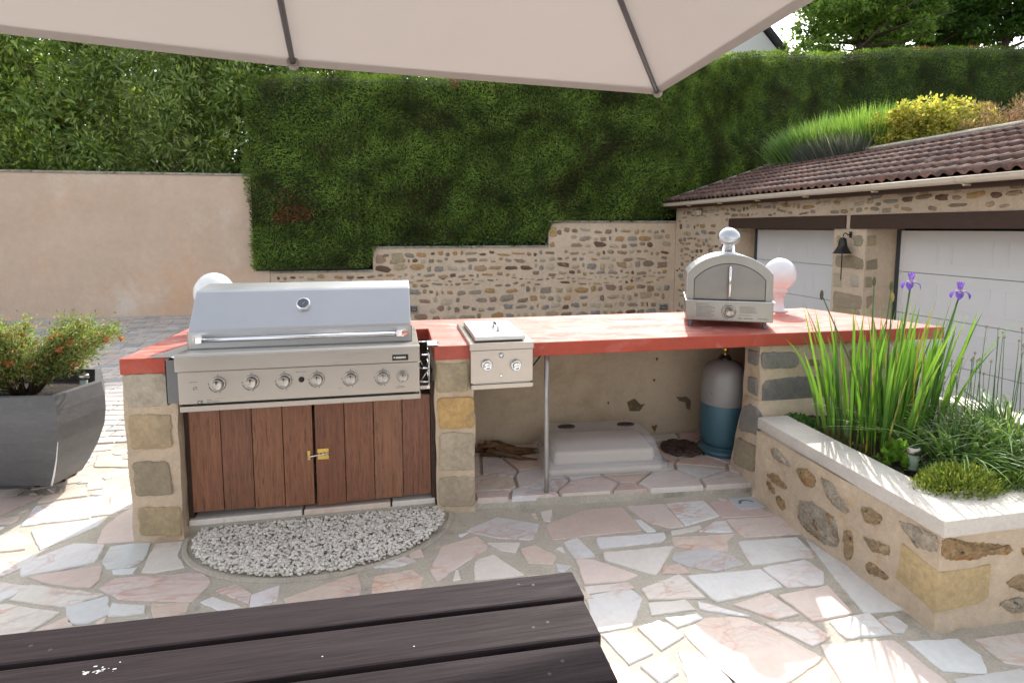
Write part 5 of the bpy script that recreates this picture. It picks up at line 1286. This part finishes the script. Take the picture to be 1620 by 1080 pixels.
# bell
x0, y0, z0 = atx(1346, 371, GX-.012)
bl = empty('bell', (GX, y0, z0), 'dark bronze bell with a chain hanging from a bracket on the garage pillar', 'bell')
bc = aty(1333, 388, y0); bxx = bc[0]
mb = MB(); mb.box(GX-.019, GX-.0125, y0-.018, y0+.018, z0-.04, z0+.035)
mb.tube([(GX-.013,y0,z0),(GX-.05,y0,z0-.005),((bxx+GX)/2-.02,y0,z0+.012),(bxx+.03,y0,z0+.02),(bxx+.008,y0,z0+.005),(bxx,y0,z0-.03)], [.006,.007,.007,.007,.006,.005], 8); mb.build('bracket', M['bronze'], bl)
zb1 = atx(1333, 401, bxx)[2]
mb = MB(); h = (z0-.035)-zb1; mb.lathe([(0,h),(.022,h-.002),(.040,h-.02),(.050,h*.55),(.060,h*.28),(.082,h*.08),(.108,.006),(.110,0),(.10,.001),(.05,h*.5),(0,h*.7)], (bxx,y0,zb1), 'Z', 28); mb.build('bell_body', M['bronze'], bl)
mb = MB(); zc = zb1+.02; 
for i in range(17):
    k = len(mb.v); mb.lathe([(.0045,-.011),(.0075,-.005),(.0075,.005),(.0045,.011)], (bxx,y0,zc-i*.021), 'Z', 6)
mb.tube([(bxx,y0,zc),(bxx,y0,zc-.34)], .004, 5); mb.build('chain', M['bronze'], bl)

# ================================================================== plants beyond the roof
def spiky(name, label, cat, x0, x1, y0, y1, zb, hr, n, cols, w, seed, group=None, lean=.25, material=None, arch=0., segs=5):
    rs = np.random.RandomState(seed); V = []; C = []
    xs = rs.uniform(x0, x1, n); ys = rs.uniform(y0, y1, n); cx_, cy_ = (x0+x1)/2, (y0+y1)/2
    L = rs.uniform(*hr, n); cc = np.array(cols)[rs.choice(len(cols), n)]*rs.uniform(.8,1.2,(n,1))
    ed = np.sqrt(((xs-cx_)/max(.01,(x1-x0)/2))**2+((ys-cy_)/max(.01,(y1-y0)/2))**2); L *= np.clip(1.12-.32*ed, .4, 1.2)
    dx = (xs-cx_)/max(.01,(x1-x0)/2)*lean+rs.normal(0,lean*.35,n); dy = (ys-cy_)/max(.01,(y1-y0)/2)*lean+rs.normal(0,lean*.35,n)
    th = rs.uniform(0, 6.28, n); wv = w*rs.uniform(.7,1.25,n); az = np.arctan2(dy, dx)
    sx, sy = np.cos(th), np.sin(th)
    prev = None
    for s in range(segs+1):
        t = s/segs; bend = (t**1.6)*(1+arch*2)
        X = xs+dx*L*(t*.6+bend*.5); Y = ys+dy*L*(t*.6+bend*.5); Z = zb+L*(t-arch*t**2.2*1.05)
        ww = wv*(1-t**2.2)*(.6+.6*min(1,t*4))*.5
        a = np.stack([X-sx*ww, Y-sy*ww, Z],1); b = np.stack([X+sx*ww, Y+sy*ww, Z],1)
        if prev is not None:
            V.append(np.stack([prev[0], prev[1], b, a],1)); C.append(cc*(.85+.3*t))
        prev = (a, b)
    V = np.concatenate(V).reshape(-1,3); C = np.concatenate(C)
    return V, np.clip(C,0,1)
zr = 2.45
e = empty('lavender_bush', (8.15, 9.1, zr), 'spiky bright green lavender clump with grey woody base behind the garage roof', 'lavender')
LG = [(.20,.34,.08),(.15,.27,.07),(.25,.41,.10)]; LD = [(.14,.25,.10),(.18,.31,.11),(.11,.20,.09)]
V, C = spiky('', '', '', 7.7, 8.6, 8.0, 9.4, zr, (.80,1.22), 4200, LG, .02, 3, lean=.32); V2, C2 = spiky('', '', '', 7.6, 8.5, 8.9, 10.3, zr, (.88,1.18), 5200, LG+LD, .02, 13, lean=.36)
npmesh('leaves', np.concatenate([V,V2]), 4, np.concatenate([C,C2]), M['blade'], e)
V, C = spiky('', '', '', 7.45, 7.75, 8.2, 9.5, zr, (.45,.80), 2600, [(.17,.19,.17),(.24,.26,.24),(.12,.14,.12)], .02, 4, lean=.4); npmesh('grey_stems', V, 4, C, M['blade'], e)
mb = MB(); rn = random.Random(4)
for i in range(46):
    x, y = 7.45+rn.uniform(-.05,.1), rn.uniform(8.2,9.2); a = rn.uniform(-1,1); mb.tube([(x,y,zr+.1),(x-.05,y+a*.12,zr+.38),(x-.08,y+a*.25,zr+.50+rn.uniform(0,.16))], [.010,.006,.002], 4)
mb.build('twigs', mat('grey_twig', (.30,.26,.22), .9), e)
e = empty('golden_shrub', (8.2, 7.55, zr), 'rounded yellow and green variegated shrub behind the garage roof', 'shrub')
rn = random.Random(6); cl_ = [(8.1+rn.uniform(-.45,.5), 7.5+rn.gauss(0,.42), zr+rn.uniform(.2,.92), rn.uniform(.12,.2)) for _ in range(230)]
cl_ = [c for c in cl_ if ((c[1]-7.5)/.78)**2+((c[2]-zr-.2)/.70)**2 < 1]
crown(e, cl_, 200, (.04,.07), (.026,.042), [(.66,.58,.10),(.58,.52,.10),(.38,.42,.08),(.72,.66,.22),(.25,.30,.06)], M['leaf'], 7, name='foliage')
crown(e, [(8.0,7.35,zr+.80,.15),(8.0,7.2,zr+.68,.14),(7.95,7.32,zr+.62,.13)], 110, (.04,.07), (.025,.04), [(.07,.20,.04),(.10,.24,.05)], M['leaf'], 8, name='green_sprout')
limbs(e, (8.2,7.45,zr), .5, .03, 8, .4, 5, name='stem')
e = empty('reddish_shrub', (8.3, 5.9, zr), 'low reddish brown shrub at the right edge behind the tiled roof', 'shrub')
rn = random.Random(16); crown(e, [(8.1+rn.uniform(-.4,.5), rn.uniform(4.6,6.6), zr+rn.uniform(.15,.62), rn.uniform(.12,.2)) for _ in range(110)], 130, (.04,.08), (.008,.016), [(.34,.19,.14),(.27,.15,.11),(.40,.26,.20),(.22,.17,.10)], M['leaf'], 9, up=.6, name='foliage')
limbs(e, (8.2,5.8,zr), .4, .02, 8, .5, 6, name='stem')

# ================================================================== plants in the stone planter
SZ = .415
def iris_blades(cx_, cy_, rx, ry, n, hr, seed, lean, wid=.017, skew=(0,0)):
    rs = np.random.RandomState(seed); V = []; C = []
    for i in range(n):
        x, y = cx_+rs.uniform(-rx,rx), cy_+rs.uniform(-ry,ry); L = rs.uniform(*hr); dx = (x-cx_)/rx*lean+rs.normal(0,lean*.45)+skew[0]; dy = (y-cy_)/ry*lean*.7+rs.normal(0,lean*.4)+skew[1]
        th = rs.uniform(-.9,.9); sx, sy = math.cos(th), math.sin(th); w_ = wid*rs.uniform(.7,1.2); base = np.array([(.085,.20,.03),(.12,.255,.035),(.06,.15,.03),(.16,.29,.045),(.27,.26,.09)][rs.choice(5, p=[.3,.27,.22,.15,.06])])*rs.uniform(.85,1.15)
        bend = rs.uniform(0,.5)*(1 if rs.rand() < .8 else 2.2); pv = None; S = 9
        for s in range(S+1):
            t = s/S; q = t+bend*t**3; X, Y, Z = x+dx*L*q, y+dy*L*q, SZ-.01+L*(t-.14*bend*t**3); ww = w_*.5*min(1,.55+t*1.2)*(1-t**3.2)**.8 if t < 1 else 0
            a, b = (X-sx*ww, Y-sy*ww, Z), (X+sx*ww, Y+sy*ww, Z); m = (X-sy*w_*.12, Y+sx*w_*.12*-1, Z)
            if pv: V += [pv[0], pv[1], b, a]; C.append(base*(.8+.4*t) if t > .15 else np.array([.16,.15,.05])*.8)
            pv = (a, b)
    return np.array(V), np.clip(np.array(C),0,1)
def iris_flower(par, x, y, z, seed, s=1.):
    rs = random.Random(seed); e = None; mb = MB()
    def petal(az, elev0, curl, L, W, col, tip):
        n = 7; vs = []
        ca, sa = math.cos(az), math.sin(az); px_, pz_ = 0., 0.; ang_ = elev0
        for i in range(n+1):
            t = i/n; w_ = W*math.sin(math.pi*min(.98,.08+t*.86))**.8*(.5+.7*t)
            for k in (-1,-.5,0,.5,1):
                lift = .15*W*k*k; vs.append((x+ca*px_-sa*k*w_*.5, y+sa*px_+ca*k*w_*.5, z+pz_+lift))
            px_ += math.cos(ang_)*L/n; pz_ += math.sin(ang_)*L/n; ang_ += curl/n
        b = len(mb.v); mb.v += vs
        for i in range(n):
            for k in range(4):
                mb.f.append((b+i*5+k,b+i*5+k+1,b+(i+1)*5+k+1,b+(i+1)*5+k)); mb.mi.append(0); mb.sm.append(True); mb.hascol = True
                mb.c.append(tuple(np.array(col)*(1-i/n)+np.array(tip)*(i/n)) if not (i < 3 and k in (1,2)) else (.62,.5,.45))
    for j in range(3): petal(j*2.094+rs.uniform(-.2,.2)-.5, .35, -2.3, .062*s, .036*s, (.28,.17,.50), (.10,.04,.42))
    for j in range(3): petal(j*2.094+1.047-.4+rs.uniform(-.2,.2), 1.35, -.15, .052*s, .026*s, (.30,.20,.55), (.20,.09,.50))
    for j in range(3): petal(j*2.094-.5, .6, -.6, .034*s, .014*s, (.5,.38,.6), (.35,.22,.6))
    return mb.build('flower', M['petal'], par)
def stem(par, pts, r, name='stem', m=None):
    mb = MB(); mb.col = (.10,.20,.05); mb.tube(pts, r, 6); return mb.build(name, m or M['petal'], par)
e = empty('iris_plant', (2.3,2.33,SZ), 'tall clump of green iris leaves with the upper left purple flower', 'iris', 'irises in the planter')
V, C = iris_blades(2.30, 2.36, .13, .20, 118, (.42,.76), 1, .16, .016); npmesh('leaves', V, 4, C, M['blade'], e)
f = aty(1441, 447, 2.30); stem(e, [(2.38,2.32,SZ),(2.40,2.31,.8),(f[0],2.30,f[2]-.01)], [.005,.0045,.004]); iris_flower(e, f[0], 2.30, f[2]-.005, 1, 1.0)
for (px, py, sd) in ((1383,445,1),(1410,452,2),(1300,466,3),(1412,470,4)):
    p = aty(px, py, 2.34); b0 = 2.25+.03*sd
    stem(e, [(b0,2.34,SZ),((b0*.5+p[0]*.5),2.34,.85),(p[0],2.34,p[2])], [.0045,.004,.0025])
    mb = MB(); mb.col = (.13,.15,.06) if sd < 3 else (.45,.38,.12) if sd == 4 else (.12,.10,.06); mb.lathe([(0,-.028),(.006,-.018),(.0085,0),(.006,.016),(0,.024)], (p[0],2.34,p[2]), 'Z', 8); mb.build('seed_pod', M['petal'], e)
e = empty('iris_plant', (2.62,2.42,SZ), 'right hand iris clump leaning right with the purple flower at the right', 'iris', 'irises in the planter')
V, C = iris_blades(2.64, 2.44, .09, .12, 64, (.46,.76), 2, .15, skew=(.10,0)); npmesh('leaves', V, 4, C, M['blade'], e)
f = aty(1519, 462, 2.30); stem(e, [(2.62,2.38,SZ),(2.66,2.34,.8),(f[0],2.30,f[2]-.01)], [.005,.0045,.004]); iris_flower(e, f[0], 2.30, f[2]-.005, 5, 1.05)
# arching strap leaves
for i, (x, y, rx, ry, n, hr, lab) in enumerate([(2.50,2.06,.09,.10,150,(.32,.50),'clump of arching dark green strap leaves behind the front solar light'),(2.86,2.10,.16,.16,240,(.38,.58),'large clump of arching grey green strap leaves at the right edge'),(2.66,1.80,.14,.09,150,(.26,.42),'lower arching strap leaves behind the yellow green clump')]):
    e = empty('daylily', (x,y,SZ), lab, 'strap leaf plant', 'strap leaved plants in the planter')
    V, C = spiky('', '', '', x-rx, x+rx, y-ry, y+ry, SZ, hr, n, [(.12,.23,.06),(.17,.29,.10),(.09,.17,.05),(.22,.33,.12)], .0105, 30+i, lean=.55, arch=.55, segs=9); npmesh('leaves', V, 4, C, M['blade'], e)
e = empty('chives', (2.95,2.25,SZ), 'thin upright stems with small pale buds at the right edge of the planter', 'chives')
rs = random.Random(12)
for i in range(26):
    px = rs.uniform(1490,1630); py = rs.uniform(515,600)+ (0 if px > 1560 else 20); Y = rs.uniform(2.0,2.4); p = aty(px, py, Y); b0 = (p[0]-rs.uniform(-.05,.08), Y, SZ)
    stem(e, [b0, ((b0[0]+p[0])/2+rs.uniform(-.01,.01), Y, (SZ+p[2])/2), p], [.0022,.002,.0012])
    mb = MB(); mb.col = (.42,.38,.30); mb.lathe([(0,-.008),(.005,-.004),(.0062,.001),(.004,.007),(0,.010)], p, 'Z', 7); mb.build('bud', M['petal'], e)
# small low plants
def low(name, x, y, z, rx, ry, rz, n, cols, lr, wr, lab, cat, seed, up=.8, m='leaf'):
    rs = np.random.RandomState(seed); d = unit(rs.normal(size=(n,3))); d[:,2] = np.abs(d[:,2]); rad = rs.uniform(.3,1,(n,1))**.5
    P = np.array([x,y,z])+d*rad*np.array([rx,ry,rz]); D = d+rs.normal(size=(n,3))*.5+np.array([0,0,up]); Nn = rs.normal(size=(n,3))+np.array([0,0,1.])
    o = npmesh(name, leafverts(P, D, Nn, rs.uniform(*lr,n), rs.uniform(*wr,n)), 4, pal(cols, n, .2), M[m]); o.name = name; tag(o, lab, cat); return o
s_ = low('sedum', 2.24, 1.83, .405, .21, .12, .13, 5200, [(.30,.36,.06),(.22,.30,.06),(.38,.42,.10),(.14,.22,.05)], (.012,.026), (.004,.008), 'yellow green mound of fine leaves spilling over the planter coping', 'ground cover', 1)
low('thyme', 2.52, 1.80, .405, .22, .07, .09, 2600, [(.16,.26,.06),(.10,.18,.05),(.26,.33,.08)], (.012,.028), (.004,.008), 'mid green low mat of fine leaves right of the yellow mound', 'ground cover', 2)
low('strawberry', 2.235, 2.12, .405, .055, .07, .11, 90, [(.16,.32,.04),(.22,.40,.06)], (.035,.055), (.028,.042), 'small bright green broad leaved plant left of the front solar light', 'plant', 3)
low('clover', 2.19, 2.66, .40, .07, .16, .06, 420, [(.07,.17,.04),(.11,.24,.05)], (.014,.026), (.012,.02), 'low green leaves at the back corner against the stone pier', 'plant', 4)
low('sea_campion', 2.33, 2.0, .40, .06, .06, .06, 160, [(.12,.24,.12),(.16,.28,.14)], (.02,.034), (.014,.024), 'blue green small leaves between front solar light and yellow mound', 'plant', 5)
low('weeds', 2.20, 2.36, .40, .05, .14, .03, 130, [(.12,.20,.06),(.16,.17,.07)], (.014,.026), (.01,.016), 'sparse tiny seedlings on the soil behind the coping', 'plant', 6)

# ================================================================== shrub in the barrel
pc = (-2.12, 3.72); e = empty('grevillea', (pc[0], pc[1], .5), 'fine leaved shrub with orange red flowers growing in the barrel pot', 'shrub')
rn = random.Random(17); mb = MB(); tips = []
for i in range(30):
    a = rn.uniform(0,6.28); L = rn.uniform(.2,.46); u = rn.uniform(.35,.95)
    b0 = (pc[0]+.06*math.cos(a), pc[1]+.06*math.sin(a), .55); m1 = (b0[0]+L*.45*math.cos(a)*u, b0[1]+L*.45*math.sin(a)*u, .55+L*.5); t1 = (b0[0]+L*1.05*math.cos(a+.3)*u, b0[1]+L*1.05*math.sin(a+.3)*u, .55+L*(1.12-.45*u))
    mb.tube([b0,m1,t1], [.007,.005,.002], 5); tips += [(m1,t1)]
# long branch to the right
for t1 in ((pc[0]+.52,pc[1]-.10,.92),(pc[0]+.46,pc[1]-.16,.86),(pc[0]+.36,pc[1]-.1,.95),(pc[0]-.2,pc[1]-.35,.66),(pc[0]-.38,pc[1]-.3,.60),(pc[0]-.1,pc[1]-.30,.92),(pc[0]+.0,pc[1]-.25,.98)):
    m1 = ((pc[0]+t1[0])/2, (pc[1]+t1[1])/2, (.5+t1[2])/2+.08); mb.tube([(pc[0],pc[1],.55),m1,t1], [.008,.006,.002], 5); tips.append((m1,t1)); tips.append((m1,t1))
mb.build('branches', mat('brown_twig', (.12,.075,.05), .9), e)
rs = np.random.RandomState(5); Ps=[];Ds=[]; 
for m1, t1 in tips:
    m1, t1 = np.array(m1), np.array(t1); n = 520
    t = rs.uniform(-.35,1.05,(n,1)); P = m1+(t1-m1)*t+rs.normal(0,.028,(n,3)); D = unit((t1-m1)[None,:])*.8+rs.normal(size=(n,3))*.7; Ps.append(P); Ds.append(D)
P = np.concatenate(Ps); D = np.concatenate(Ds); n = len(P); P[:,2] = np.maximum(P[:,2], .56)
npmesh('leaves', leafverts(P, D, rnd(n), rs.uniform(.018,.036,n), rs.uniform(.006,.010,n)), 4, pal([(.17,.26,.065),(.24,.34,.09),(.13,.20,.055),(.36,.42,.15),(.40,.30,.14)], n, .2), M['leaf'], e)
idx = rs.choice(len(tips), 80)
for k in idx:
    m1, t1 = [np.array(q) for q in tips[k]]; c0 = m1+(t1-m1)*rs.uniform(-.2,1.0)+rs.normal(0,.035,3); c0[2] = max(c0[2], .52)
    P = np.tile(c0,(16,1)); D = rs.normal(size=(16,3))+np.array([0,0,-.3]); npmesh('flower', leafverts(P, D, rnd(16), np.full(16,.030), np.full(16,.011)), 4, pal([(.50,.09,.03),(.60,.17,.05),(.45,.06,.03),(.62,.30,.12)],16,.1), M['petal'], e)
solar(-1.80, 3.68, .55, 'solar light at the right rim of the barrel pot')
